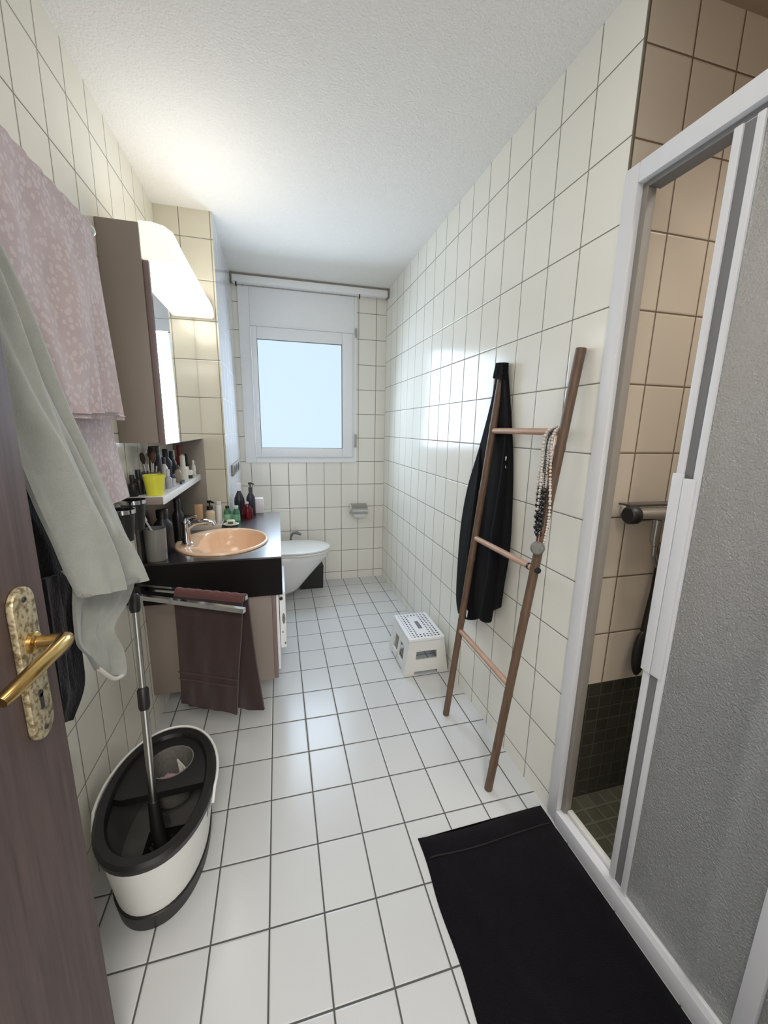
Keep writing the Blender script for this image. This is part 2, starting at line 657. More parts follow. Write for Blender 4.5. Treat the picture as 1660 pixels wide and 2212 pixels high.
# ------------------------------------------------------------------ window
wfr = MB()
fx0, fx1, fz0, fz1 = -.19, .728, 1.068, 2.398
y0, y1 = YW - .012, YW + .10
sx0, sx1, sz0, sz1 = -.108, .708, 1.115, 2.118
wfr.box((fx0, y0, fz0), (sx0, y1, fz1), .003)
wfr.box((sx1, y0, fz0), (fx1, y1, fz1), .003)
wfr.box((sx0, y0, fz0), (sx1, y1, sz0), .003)
win = struct('window_1', wfr, 'white')
wrb = MB()
wrb.box((sx1 - .024, y0 + .004, sz0), (sx1 + .004, y1 - .01, sz1), .001)
part('frame_rebate', wrb, 'white', win)
part('shutter_box', B((sx0, y0 - .004, sz1 + .002), (sx1, y1, fz1), .004), 'white', win)
gx0, gx1, gz0, gz1 = -.062, .602, 1.190, 2.028
sm = MB()
ys0, ys1 = y0 - .022, y0 + .03
for lo, hi in (((sx0 + .003, ys0, sz0 + .003), (gx0, ys1, sz1 - .003)), ((gx1, ys0, sz0 + .003), (sx1 - .02, ys1, sz1 - .003)),
               ((gx0, ys0, sz0 + .003), (gx1, ys1, gz0)), ((gx0, ys0, gz1), (gx1, ys1, sz1 - .003))):
    sm.box(lo, hi, .004)
sash = part('sash', sm, 'white', win)
gk = MB()
for lo, hi in (((gx0, ys0 + .012, gz1 - .005), (gx1, ys0 + .02, gz1)), ((gx0, ys0 + .012, gz0), (gx1, ys0 + .02, gz0 + .003)),
               ((gx0, ys0 + .012, gz0), (gx0 + .003, ys0 + .02, gz1)), ((gx1 - .003, ys0 + .012, gz0), (gx1, ys0 + .02, gz1))):
    gk.box(lo, hi)
part('glazing_gasket', gk, 'alug', sash)
part('pane', B((gx0, ys0 + .02, gz0), (gx1, ys0 + .028, gz1)), 'pane', sash, 'frosted glass glowing with daylight')
for z0, z1 in ((2.09, 2.16), (1.20, 1.31)):
    hb = MB().tube([(sx1 + .012, y0 - .012, z0), (sx1 + .012, y0 - .012, z1)], .008, 12)
    part('hinge', hb, 'satin', win)
hm = B((sx0 + .022, ys0 - .010, 1.49), (sx0 + .044, ys0, 1.56), .004)
hm.box((sx0 + .026, ys0 - .034, 1.515), (sx0 + .040, ys0 - .006, 1.532), .003)
hm.box((sx0 + .024, ys0 - .038, 1.415), (sx0 + .042, ys0 - .026, 1.535), .005)
part('window_handle', hm, 'white', sash)

t = thing('curtain_rail', 'white curtain rail box along the ceiling above the window', 'curtain rail', (.38, 1.5, 2.40))
part('rail_profile', B((-.222, 1.49, 2.402), (.968, 1.553, 2.452), .006), 'white', t)
for x in (-.227, .966):
    part('end_cap', B((x, 1.487, 2.398), (x + .010, 1.556, 2.456), .003), 'grey_panel', t)
for x in (-.19, .735):
    part('rail_hook', MB().tube([(x, 1.50, 2.404), (x, 1.485, 2.392), (x, 1.488, 2.372), (x, 1.50, 2.376)], .005, 8), 'black', t)
part('mounting_strip', B((-.222, 1.50, 2.4525), (.966, 1.55, 2.4675)), 'grey_panel', t)

# socket on the side of the tiled corner
t = thing('wall_socket', 'grey wall socket strip on the window-facing side of the tiled corner', 'socket', (-.23, 1.06, 1.07))
part('socket_plate', B((-.2295, .86, 1.040), (-.2165, 1.30, 1.112), .003), 'grey_panel', t)
for y in (.95, 1.08, 1.21):
    part('socket_insert', MB().lathe([(0, 0), (.028, 0), (.030, .003), (.022, .003), (.020, -.0), (0, -.001)], (-.2165, y, 1.076), 20, mat=Matrix.Rotation(math.pi / 2, 4, 'Y')), 'alug', t)

# ------------------------------------------------------------------ door
dl = struct('door_1', B((-.34, -1.985, .008), (-.30, -1.180, 2.0), .002), 'door')
pl = []
for k in range(13):
    a = math.pi * k / 12
    pl.append((-1.248 + .026 * math.cos(a), 1.105 + .026 * math.sin(a)))
for k in range(13):
    a = math.pi + math.pi * k / 12
    pl.append((-1.248 + .026 * math.cos(a), .915 + .026 * math.sin(a)))
plate = part('escutcheon', MB().prism(pl, 0, -.2998, -.290, .0025), 'patina', dl, 'mottled antique brass plate')
kh = MB().lathe([(0, 0), (.0055, 0), (.0055, .0012), (0, .0012)], (-.2900, -1.248, .962), 14, mat=Matrix.Rotation(math.pi / 2, 4, 'Y'))
kh.box((-.2900, -1.2515, .937), (-.2888, -1.2445, .962))
part('keyhole', kh, 'black', plate)
for z in (1.113, .905):
    part('screw', MB().lathe([(0, 0), (.0045, 0), (.0035, .0015), (0, .0015)], (-.2900, -1.248, z), 12, mat=Matrix.Rotation(math.pi / 2, 4, 'Y')), 'black', plate)
lv = MB().tube([(-.291, -1.248, 1.045), (-.270, -1.248, 1.045), (-.254, -1.247, 1.046), (-.246, -1.252, 1.047), (-.243, -1.268, 1.048),
                (-.243, -1.30, 1.049), (-.245, -1.34, 1.048), (-.250, -1.372, 1.044), (-.254, -1.385, 1.041)],
               [.011, .010, .0105, .0115, .0115, .0105, .010, .0095, .008], 16)
part('lever_handle', lv, 'brass', dl, 'polished brass lever')
part('collar', MB().lathe([(0, 0), (.016, 0), (.016, .006), (.012, .009), (0, .009)], (-.2900, -1.248, 1.045), 18, mat=Matrix.Rotation(math.pi / 2, 4, 'Y')), 'brass', plate)

# ------------------------------------------------------------------ mirror cabinet and lamp
t = thing('mirror_cabinet', 'taupe wall cabinet with mirrored front hanging above the basin', 'cabinet', (-.44, .24, 1.29))
part('carcass', B((XL + .001, -.160, 1.290), (-.378, .647, 2.050), .002), 'taupe', t)
dr = part('mirror_door', B((-.377, -.150, 1.284), (-.358, .647, 1.935), .0015), 'mauve', t)
part('mirror_glass', B((-.3578, -.147, 1.287), (-.3545, .647, 1.932)), 'mirror', dr)
t = thing('mirror_lamp', 'lit white opal lamp fixed along the top of the mirror cabinet', 'lamp', (-.31, .24, 1.94))
prof = [(-.377, 2.055), (-.340, 2.056), (-.300, 2.048), (-.272, 2.030), (-.256, 2.000), (-.250, 1.965), (-.252, 1.945), (-.262, 1.938), (-.377, 1.938)]
part('diffuser', MB().prism(prof, 1, -.115, .610, .004), 'lamp', t, 'glowing opal cover')
part('end_cap', MB().prism([(x * 1.0 if x < -.37 else x + .003, z + (.002 if z > 2 else -.002)) for x, z in prof], 1, -.158, -.1155, .003), 'lampcap', t)
part('end_cap', MB().prism([(x * 1.0 if x < -.37 else x + .003, z + (.002 if z > 2 else -.002)) for x, z in prof], 1, .6105, .640, .003), 'lampcap', t)

# ------------------------------------------------------------------ vanity shelf
t = thing('cosmetics_shelf', 'long narrow white-edged shelf on the wall under the mirror cabinet', 'shelf', (-.44, .24, 1.05))
part('board', B((XL + .001, -.160, 1.050), (-.382, .634, 1.0795), .001), 'taupe', t)
part('front_edge', B((-.3818, -.160, 1.050), (-.376, .634, 1.0810), .0008), 'white', t, 'white front strip')
part('top_glass', B((XL + .001, -.158, 1.0795), (-.382, .634, 1.081)), 'white', t)  # reflection on the glass top is painted in as plain white
part('side_cheek', B((XL + .001, .635, .7855), (-.350, .6485, 1.283), .001), 'grey_panel', t, 'grey side panel against the tiled corner')
part('splash_panel', B((XL + .001, -.1, .7855), (-.497, .634, 1.0495)), 'lam', t, 'dark panel below the shelf')
# ------------------------------------------------------------------ worktop with basin cut-out
CZ = .785
BC, BA, BBx = (-.216, .205), .220, .248


def ell(a, b, k, n, c, z, clampx=None, p=2.0):
    th = 2 * math.pi * k / n
    ct, st = math.cos(th), math.sin(th)
    x = a * math.copysign(abs(ct) ** (2 / p), ct)
    y = b * math.copysign(abs(st) ** (2 / p), st)
    X = c[0] + x
    if clampx is not None and X < clampx:
        X = clampx + (X - clampx) * .12
    return (X, c[1] + y, z)


NB = 64
wk = bmesh.new()
inner, outer = [], []
x0, x1, yy0, yy1 = XL + .001, .066, -.100, .6485
for k in range(NB):
    px_, py_, _ = ell(BA - .012, BBx - .012, k, NB, BC, CZ)
    inner.append((px_, py_))
    dx, dy = px_ - BC[0], py_ - BC[1]
    s = 1e9
    if dx > 1e-9: s = min(s, (x1 - BC[0]) / dx)
    if dx < -1e-9: s = min(s, (x0 - BC[0]) / dx)
    if dy > 1e-9: s = min(s, (yy1 - BC[1]) / dy)
    if dy < -1e-9: s = min(s, (yy0 - BC[1]) / dy)
    outer.append((BC[0] + dx * s, BC[1] + dy * s))
for cx_, cy2 in ((x0, yy0), (x0, yy1), (x1, yy0), (x1, yy1)):
    k = min(range(NB), key=lambda q: (outer[q][0] - cx_) ** 2 + (outer[q][1] - cy2) ** 2)
    outer[k] = (cx_, cy2)
rr_ = []
for z in (CZ - .008, CZ):
    rr_.append(([wk.verts.new((*p, z)) for p in inner], [wk.verts.new((*p, z)) for p in outer]))
for k in range(NB):
    j = (k + 1) % NB
    wk.faces.new((rr_[1][0][k], rr_[1][1][k], rr_[1][1][j], rr_[1][0][j]))
    wk.faces.new((rr_[0][0][j], rr_[0][1][j], rr_[0][1][k], rr_[0][0][k]))
    wk.faces.new((rr_[0][0][k], rr_[1][0][k], rr_[1][0][j], rr_[0][0][j]))
    wk.faces.new((rr_[0][1][j], rr_[1][1][j], rr_[1][1][k], rr_[0][1][k]))
bmesh.ops.recalc_face_normals(wk, faces=wk.faces)
wm = MB()
wm._merge(wk)
wm.box((-.229, .6485, CZ - .008), (x1, .91, CZ))
t = thing('vanity_worktop', 'glossy black worktop around the peach basin', 'worktop', (-.2, .3, .6))
part('top', wm, 'lam', t, smooth=False)
ap = MB().box((x0, yy0, .600), (x1, yy0 + .02, CZ - .0082)).box((x1 - .02, yy0 + .0202, .600), (x1, .91, CZ - .0082))
part('apron', ap, 'apron', t, 'black front board, darkened worktop laminate', smooth=False)
t = thing('vanity_cabinet', 'taupe cabinet hanging under the black worktop', 'cabinet', (-.24, .3, .16))
part('carcass', B((XL + .001, -.088, .160), (.016, .905, .5995), .001), 'taupe', t)
part('front_frame', B((.0165, -.088, .165), (.034, .905, .5995), .001), 'mauve', t)
vd = part('front_panel', B((.0345, -.070, .20), (.047, .88, .590), .002), 'white', t, 'white front seen edge-on')
wp = MB().prism([(-.05, .30), (.34, .30), (.34, .588), (-.05, .588)], 0, .050, .078, .004)
d2 = part('door', wp, 'white', t, 'white front with dark oval grip and knob on its near edge')
part('door_hinge', B((.0465, .20, .40), (.0502, .26, .44)), 'satin', d2)
RXm = Matrix.Rotation(math.pi / 2, 4, 'X')
part('door_grip', MB().lathe([(0, 0), (.028, 0), (.028, .001), (0, .0015)], (.067, -.0502, .455), 20, .26, 1.0, mat=RXm), 'alug', d2)
part('door_knob', MB().lathe([(0, 0), (.008, 0), (.008, .006), (0, .007)], (.058, -.0502, .560), 14, mat=RXm), 'black', d2)
part('door_mark', MB().lathe([(0, 0), (.006, 0), (.006, .001), (0, .001)], (.061, -.0502, .385), 12, .5, 1, mat=RXm), 'alug', d2)
part('door_mark', MB().lathe([(0, 0), (.006, 0), (.006, .001), (0, .001)], (.072, -.0502, .325), 12, .7, 1, mat=RXm), 'alug', d2)

# basin
t = thing('wash_basin', 'peach oval wash basin set into the black worktop', 'basin', (BC[0], BC[1], CZ))
rings = []
ic = (-.185, .205)
for (a, b, z, c, cl, p) in ((BA, BBx, CZ + .0005, BC, None, 2), (BA + .001, BBx + .001, CZ + .006, BC, None, 2), (BA - .006, BBx - .006, CZ + .011, BC, None, 2), (BA - .016, BBx - .016, CZ + .010, BC, None, 2),
                            (.172, .212, CZ + .008, ic, -.318, 2), (.168, .207, CZ + .001, ic, -.316, 2), (.160, .196, CZ - .03, ic, -.306, 2.1), (.146, .178, CZ - .07, ic, -.292, 2.2),
                            (.12, .145, CZ - .105, ic, -.27, 2.3), (.08, .09, CZ - .122, ic, None, 2.2), (.024, .024, CZ - .127, ic, None, 2)):
    rings.append([ell(a, b, k, NB, c, z, cl, p) for k in range(NB)])
part('bowl', MB().loft(rings, cap0=False, cap1=True), 'peach', t, angle=70)
part('drain', MB().lathe([(0, 0), (.022, 0), (.02, .003), (0, .002)], (ic[0], ic[1], CZ - .1268), 20), 'chrome', t)
# faucet
fx, fy, fz = -.375, .150, CZ + .0105
t = thing('basin_faucet', 'chrome single-lever faucet at the wall end of the basin', 'faucet', (fx, fy, fz))
part('body', MB().lathe([(0, 0), (.027, 0), (.027, .006), (.021, .012), (.018, .05), (.018, .10), (.021, .112), (.019, .120), (0, .122)], (fx, fy, fz), 24), 'chrome', t)
part('spout', MB().tube([(fx + .01, fy, fz + .085), (fx + .04, fy, fz + .105), (fx + .09, fy, fz + .112), (fx + .125, fy, fz + .106), (fx + .130, fy, fz + .092)], [.014, .013, .012, .012, .011], 14), 'chrome', t)
part('lever', MB().tube([(fx, fy, fz + .118), (fx + .004, fy, fz + .130), (fx + .03, fy - .008, fz + .137), (fx + .055, fy - .012, fz + .139)], [.014, .011, .007, .006], 12), 'chrome', t)
# ------------------------------------------------------------------ toilet
ty = 1.245
t = thing('toilet', 'white wall-hung toilet with closed lid beyond the worktop', 'toilet', (.05, ty, .05))


def dsec(xb, xf, hw, z, n=40, p=2.2):
    """D-shaped section: flat at the wall, elliptical front"""
    r = []
    xm = xb + (xf - xb) * .42
    for k in range(n + 1):
        a = -math.pi / 2 + math.pi * k / n
        ca, sa = math.cos(a), math.sin(a)
        r.append((xm + (xf - xm) * abs(ca) ** (2 / p), ty + hw * math.copysign(abs(sa) ** (2 / p), sa), z))
    r.append((xb, ty + hw * .92, z))
    r.append((xb, ty - hw * .92, z))
    return r


part('bowl', MB().loft([dsec(-.229, .10, .07, .055), dsec(-.229, .165, .10, .060), dsec(-.229, .20, .125, .09), dsec(-.229, .285, .150, .19), dsec(-.229, .37, .17, .285), dsec(-.229, .418, .18, .340), dsec(-.229, .432, .182, .352), dsec(-.229, .438, .184, .385), dsec(-.229, .43, .178, .392)]), 'ceram', t, angle=50)
part('seat', MB().loft([dsec(-.02, .440, .184, .393), dsec(-.02, .447, .189, .397), dsec(-.02, .447, .189, .408), dsec(-.02, .442, .185, .411)]), 'whitep', t)
part('lid', MB().loft([dsec(-.03, .440, .185, .4125), dsec(-.03, .450, .191, .416), dsec(-.03, .450, .191, .425), dsec(-.03, .436, .178, .432), dsec(-.03, .35, .12, .436)]), 'whitep', t)
for s in (-1, 1):
    part('lid_hinge', MB().tube([(-.04, ty + s * .10, .418), (-.04, ty + s * .06, .418)], .012, 12), 'whitep', t)
t = thing('waste_bin', 'small black bin on the floor behind the toilet', 'bin', (.30, 1.46, 0))
part('bucket', MB().loft([[(x0_, y0_, z) for x0_, y0_ in ((.215 - q, 1.385 - q), (.405 + q, 1.385 - q), (.405 + q, 1.53 + q), (.215 - q, 1.53 + q))] for z, q in ((0, 0), (.01, .002), (.19, .006))]), 'black', t, smooth=False)
part('rim', B((.207, 1.377, .19), (.413, 1.538, .202), .003), 'black', t)
t = thing('toilet_brush', 'dark toilet brush handle sticking up behind the toilet lid', 'brush', (.225, 1.50, 0), None)
part('holder', MB().lathe([(0, 0), (.035, 0), (.04, .01), (.038, .13), (.033, .13), (.033, .02), (0, .02)], (.14, 1.50, 0), 20), 'black', t)
part('handle', MB().tube([(.14, 1.50, .03), (.14, 1.50, .30), (.15, 1.495, .44), (.165, 1.49, .475), (.20, 1.485, .478), (.235, 1.48, .462)], [.006, .006, .008, .012, .014, .009], 12), 'alug', t)

# toilet roll holder
t = thing('toilet_roll_holder', 'chrome covered toilet roll holder on the tiles right of the window', 'toilet roll holder', (.745, 1.57, .58))
part('back_plate', B((.675, 1.562, .60), (.825, 1.5695, .70), .002), 'satin', t)
cv = []
for k in range(9):
    a = math.pi / 2 * k / 8
    cv.append((1.562 - .11 * math.sin(a), .648 + .056 * math.cos(a)))
cv += [(1.452, .63), (1.455, .63)] + [(1.562 - .107 * math.sin(math.pi / 2 * k / 8), .648 + .053 * math.cos(math.pi / 2 * k / 8)) for k in range(8, -1, -1)]
part('cover', MB().prism(cv, 0, .675, .815), 'satin', t)
part('roll', MB().lathe([(.020, -.05), (.048, -.05), (.048, .05), (.020, .05), (.020, -.05)], (.745, 1.508, .628), 28, mat=Matrix.Rotation(math.pi / 2, 4, 'Y')), 'whitep', t, 'white paper roll')
part('bar', MB().tube([(.668, 1.565, .628), (.668, 1.508, .628), (.822, 1.508, .628)], .005, 8), 'chrome', t)

# ------------------------------------------------------------------ step stool
MT['grip'], nt_, b_ = newmat('stool_top_dots')
tc_ = N(nt_, 'ShaderNodeTexCoord')
s_ = N(nt_, 'ShaderNodeSeparateXYZ')
nt_.links.new(tc_.outputs['Object'], s_.inputs[0])


def cell(o, off, w):
    f = M(nt_, 'FRACT', M(nt_, 'DIVIDE', M(nt_, 'SUBTRACT', o, off), w))
    return M(nt_, 'MULTIPLY', M(nt_, 'SUBTRACT', f, .5), w)


du_ = cell(s_.outputs[0], -.0155, .0205)
dv_ = cell(s_.outputs[1], .006, .0212)
rr2 = M(nt_, 'ADD', M(nt_, 'POWER', M(nt_, 'ABSOLUTE', du_), 2), M(nt_, 'POWER', M(nt_, 'ABSOLUTE', dv_), 2))
dot = M(nt_, 'LESS_THAN', rr2, .0058 ** 2)
# no dots on the plain margin, and a plain centre with the grip slot
inx = M(nt_, 'LESS_THAN', M(nt_, 'ABSOLUTE', s_.outputs[0]), .086)
iny = M(nt_, 'LESS_THAN', M(nt_, 'ABSOLUTE', s_.outputs[1]), .142)
cen = M(nt_, 'MULTIPLY', M(nt_, 'LESS_THAN', M(nt_, 'ABSOLUTE', s_.outputs[0]), .031), M(nt_, 'LESS_THAN', M(nt_, 'ABSOLUTE', s_.outputs[1]), .105))
dot = M(nt_, 'MULTIPLY', M(nt_, 'MULTIPLY', dot, M(nt_, 'MULTIPLY', inx, iny)), M(nt_, 'SUBTRACT', 1.0, cen))
nt_.links.new(mixc(nt_, dot, lin((232, 234, 238)), lin((44, 46, 52))), b_.inputs['Base Color'])
b_.inputs['Roughness'].default_value = .4
ox, oy = .838, .160
t = thing('step_stool', 'white folding step stool with black dotted top on the floor by the wall', 'stool', (ox, oy, 0))
ZT = .226
tp_ = MB().box((ox - .106, oy - .155, ZT - .020), (ox + .106, oy + .155, ZT), .006)
part('step', tp_, 'grip', t)
part('grip_slot', B((ox - .012, oy - .045, ZT - .0005), (ox + .012, oy + .045, ZT + .0008), .0003), 'alug', t)


def xs(z, x):   # sides splay outwards towards the floor
    k = 1 - z / (ZT - .02)
    return ox + (x * (1 + .30 * k))


def cellpanel(xsr, zsr, skip, y, th):
    """trapezoid board with openings: grid cells minus the skipped ones"""
    mbp = MB()
    for i in range(len(xsr) - 1):
        for j in range(len(zsr) - 1):
            if (i, j) in skip:
                continue
            q = [(xs(zsr[j], xsr[i]), zsr[j]), (xs(zsr[j], xsr[i + 1]), zsr[j]), (xs(zsr[j + 1], xsr[i + 1]), zsr[j + 1]), (xs(zsr[j + 1], xsr[i]), zsr[j + 1])]
            mbp.prism(q, 1, y, y + th)
    return mbp


for yy in (oy - .152, oy + .142):
    part('end_panel', cellpanel([-.103, -.055, .055, .103], [0, .022, .095, .145, ZT - .0205], {(1, 0), (1, 2)}, yy, .010), 'whitep', t, smooth=False)


def sidepanel(sgn):
    """folding side made of a top band, two legs and a lower brace, with triangular openings"""
    mbp = MB()

    def quad(a, b, c, d):
        pts = []
        for (yv, zv) in (a, b, c, d):
            k = 1 - zv / (ZT - .02)
            pts.append(Vector((ox + sgn * (.103 * (1 + .30 * k)), oy + yv, zv)))
        inn = [p + Vector((-sgn * .008, 0, 0)) for p in pts]
        mbp.loft([pts, inn])
    z1 = ZT - .0205
    quad((-.142, z1 - .055), (.142, z1 - .055), (.142, z1), (-.142, z1))
    quad((-.142, 0), (-.105, 0), (-.085, z1 - .055), (-.142, z1 - .055))
    quad((.105, 0), (.142, 0), (.142, z1 - .055), (.085, z1 - .055))
    quad((-.012, .02), (.012, .02), (.012, z1 - .055), (-.012, z1 - .055))
    quad((-.105, .022), (.105, .022), (.100, .058), (-.100, .058))
    return mbp


for s in (-1, 1):
    part('folding_side', sidepanel(s), 'whitep', t, smooth=False)

# ------------------------------------------------------------------ ladder, jacket, necklaces
t = thing('bamboo_ladder', 'brown bamboo decorative ladder leaning against the right tiled wall', 'ladder', (.815, -.54, 0))


def railpt(near, z):
    k = z / 1.61
    a, b = ((.812, -.749), (.9635, -.806)) if near else ((.818, -.326), (.9635, -.366))
    return Vector((a[0] + (b[0] - a[0]) * k, a[1] + (b[1] - a[1]) * k, z))


for near, nd in ((True, (.12, .42, .74, 1.05, 1.31, 1.61)), (False, (.16, .50, .80, 1.10, 1.38, 1.605))):
    pts, rad = [], []
    zz = 0.0
    nodes = [q for q in nd]
    zs = [0.002] + sorted([z for q in nodes[:-1] for z in (q - .012, q, q + .012)] + [nodes[-1]])
    for z in zs:
        pts.append(railpt(near, z))
        rad.append(.0168 if any(abs(z - q) < .001 for q in nodes[:-1]) else .0152)
    part('rail', MB().tube(pts, rad, 14), 'bamboo', t)
for z, zf in ((1.362, 1.362), (.905, .897), (.454, .451)):
    a, b = railpt(True, z), railpt(False, zf)
    d = (b - a).normalized()
    part('rung', MB().tube([a + d * .013, b - d * .013], .0115, 12), 'rung', t, 'pale wooden rung')
for z in (.905,):
    a, b = railpt(True, z), railpt(False, .897)
    d = (a - b).normalized()
    part('rung_end', MB().tube([a + d * .012, a + d * .022], .010, 12), 'black', t)
    part('rung_band', MB().tube([a - d * .034, a - d * .024], .0125, 12), 'black', t)

JL = [(.960, -.336, 1.628), (.963, -.308, 1.497), (.9655, -.227, 1.30), (.961, -.142, 1.097), (.953, -.111, .906), (.945, -.117, .689), (.940, -.134, .52), (.938, -.171, .447)]
JR = [(.960, -.398, 1.620), (.964, -.439, 1.454), (.9665, -.483, 1.256), (.963, -.513, 1.057), (.958, -.528, .888), (.955, -.516, .764), (.954, -.509, .695), (.952, -.505, .632)]
MT['jack'] = fabric('black_jersey', (15, 15, 17), (20, 20, 22), 40, .95, .3, 'weave', 500, .03)
MT['jack2'] = fabric('black_jersey_rib', (10, 10, 12), (17, 17, 19), 120, .95, .6, 'knit', 500, .03)
t = thing('black_jacket', 'black jacket hung over the far top end of the bamboo ladder', 'jacket', (.95, -.33, .45))


def jx(u, v):
    # keep clear of the wall and swell behind the ladder lower down
    return Vector((-.002 - .022 * max(0, v - .35) * math.sin(math.pi * u), 0, -.045 * math.sin(math.pi * u) ** 2 * max(0, v - .8) * 5))


body = sheet(JL, JR, 44, 34, .008, 1.3, (1, 0, 0), .014, .25, jx)
jb = part('body', body, 'jack', t, angle=60)
slv = [(.962, -.235, 1.28), (.955, -.255, 1.16), (.944, -.265, 1.0), (.934, -.272, .80), (.926, -.285, .62), (.922, -.305, .54), (.920, -.315, .492)]
sl = lerp_poly(slv, 26)
part('sleeve', MB().tube([(p.x, p.y, p.z) for p in sl], [.010 + .020 * min(1, i / 12) for i in range(26)], 14), 'jack', t, angle=60)
slv2 = [(.963, -.44, 1.38), (.957, -.455, 1.20), (.945, -.455, .95), (.938, -.455, .76), (.932, -.445, .64), (.930, -.435, .545)]
sl = lerp_poly(slv2, 26)
part('sleeve', MB().tube([(p.x, p.y, p.z) for p in sl], [.008 + .020 * min(1, i / 10) for i in range(26)], 14), 'jack', t, angle=60)
part('collar', sheet([(.956, -.342, 1.634), (.954, -.334, 1.60), (.952, -.332, 1.575)], [(.956, -.398, 1.628), (.954, -.404, 1.59), (.952, -.408, 1.56)], 10, 14, .004, .3, (1, 0, 0), .026), 'jack2', t)
lg = MB().prism([(-.468, 1.262), (-.448, 1.262), (-.445, 1.245), (-.455, 1.235), (-.463, 1.215), (-.470, 1.216), (-.463, 1.240)], 0, .948, .9505)
part('logo_print', lg, 'white', jb, 'small white print')
part('logo_print', MB().prism([(-.345, .545), (-.333, .548), (-.330, .515), (-.338, .508)], 0, .889, .8905), 'white', jb, 'small white print near the hem')


def strand(name, label, pts, r, m, step, group=None, below=9):
    P = lerp_poly(pts, 420)
    mbs = MB()
    last = None
    for p in P:
        small = p.z > below
        if last is None or (p - last).length >= (step * .3 if small else step):
            mbs.sphere(p, r * (.28 if small else 1) * (1 + .18 * math.sin(len(mbs.bm.verts) * .37)), 8)
            last = p
    o = mbs.build(name, m, None, True, (pts[0][0], pts[0][1], pts[len(pts) // 2][2]))
    return tag(o, label, 'necklace', group or 'necklaces on the ladder')


MT['pearl'] = plain('pearl_beads', (216, 208, 200), .25, noise=.05, coat=.3)
MT['bead'] = plain('black_beads', (18, 18, 20), .2, noise=.05, coat=.4)
MT['rose'] = plain('rose_gold_chain', (176, 128, 104), .3, .8, noise=.08)
MT['grey_stone'] = plain('grey_stone', (112, 112, 106), .4, noise=.2, scale=60)


def hangloop(y, zb, w, xo):
    """a loop over the top rung: down one side, round the bottom, up the other"""
    top = railpt(True, 1.362)
    xr = top.x - .002
    f = xr - .017 - xo
    return [(xr + .0165, y, 1.362), (xr, y, 1.3765), (f + .004, y, 1.35), (f, y - w * .3, 1.25), (f - .004, y - w, zb + .12), (f - .003, y - w * .6, zb + .02), (f, y, zb),
            (f + .002, y + w * .6, zb + .02), (f + .003, y + w, zb + .12), (f + .002, y + w * .3, 1.25), (f + .006, y + .003, 1.34), (xr + .002, y + .004, 1.3765), (xr + .0165, y + .004, 1.362)]


strand('necklace', 'rose gold chain necklace looped over the top rung of the ladder', hangloop(-.770, 1.07, .016, .004), .0042, 'rose', .0075)
strand('necklace', 'necklace of thick black beads low on a thin cord, hanging from the ladder rung', hangloop(-.781, 1.020, .016, .026), .0100, 'bead', .0165, None, 1.19)
strand('necklace', 'long cream pearl necklace hanging around the black beads on the ladder', hangloop(-.783, .985, .032, .012), .0050, 'pearl', .0085)
o = strand('necklace', 'short cream bead necklace close against the ladder rail above the black beads', hangloop(-.762, 1.10, .013, .024), .0052, 'pearl', .0095)
t = thing('pendant', 'round grey stone pendant at the bottom of the necklaces', 'pendant', (.918, -.790, .99))
part('stone', MB().lathe([(0, -.006), (.018, -.005), (.023, 0), (.018, .005), (0, .006)], (.886, -.800, .985), 24, mat=Vector((-.6, -.78, .2)).to_track_quat('Z', 'Y').to_matrix().to_4x4()), 'grey_stone', t)
part('cord', MB().tube([(.886, -.800, 1.006), (.900, -.790, 1.10), (.920, -.776, 1.25), (.932, -.770, 1.355), (.945, -.770, 1.3765), (.962, -.770, 1.362)], .0016, 6), 'rose', t)

# ------------------------------------------------------------------ bath mat
MT['mat'] = fabric('black_terry', (20, 16, 21), (12, 10, 14), 25, 1.0, .9, 'weave', 420, .04)
t = thing('bath_mat', 'black terry bath mat on the floor in front of the shower', 'mat', (.725, -1.22, 0))
gm = []
nr, nc = 60, 34
ring = []
for i in range(nr):
    v = i / (nr - 1)
    row = []
    for j in range(nc):
        u = j / (nc - 1)
        y = -.866 - v * .86 - .006 * math.sin(u * 5)
        xl = .482 - .012 * v + .003 * math.sin(v * 20)
        xr = .966 - .001 * v
        x = xl + (xr - xl) * u
        e = min(1, min(u, 1 - u) * 18, min(v, 1 - v) * 30)
        z = .004 + .009 * e ** .6
        if abs(v - .095) < .018:
            z -= .0035 * (1 - abs(v - .095) / .018)
        z += .0016 * math.sin(x * 31 + y * 13) * math.sin(y * 23) * e
        z += .004 * math.exp(-((u - .3 - .5 * (v - .5)) / .05) ** 2) * e * math.sin(math.pi * v)
        row.append((x, y, z))
    ring.append(row)
rings = [r + [(p[0], p[1], .0008) for p in r[::-1]] for r in ring]
part('pile', MB().loft(rings), 'mat', t)
hem = MB()
hem.tube([(ring[5][j][0], ring[5][j][1], ring[5][j][2] + .0015) for j in range(1, nc - 1)], .0022, 6)
part('hem_seam', hem, 'rubber', t)

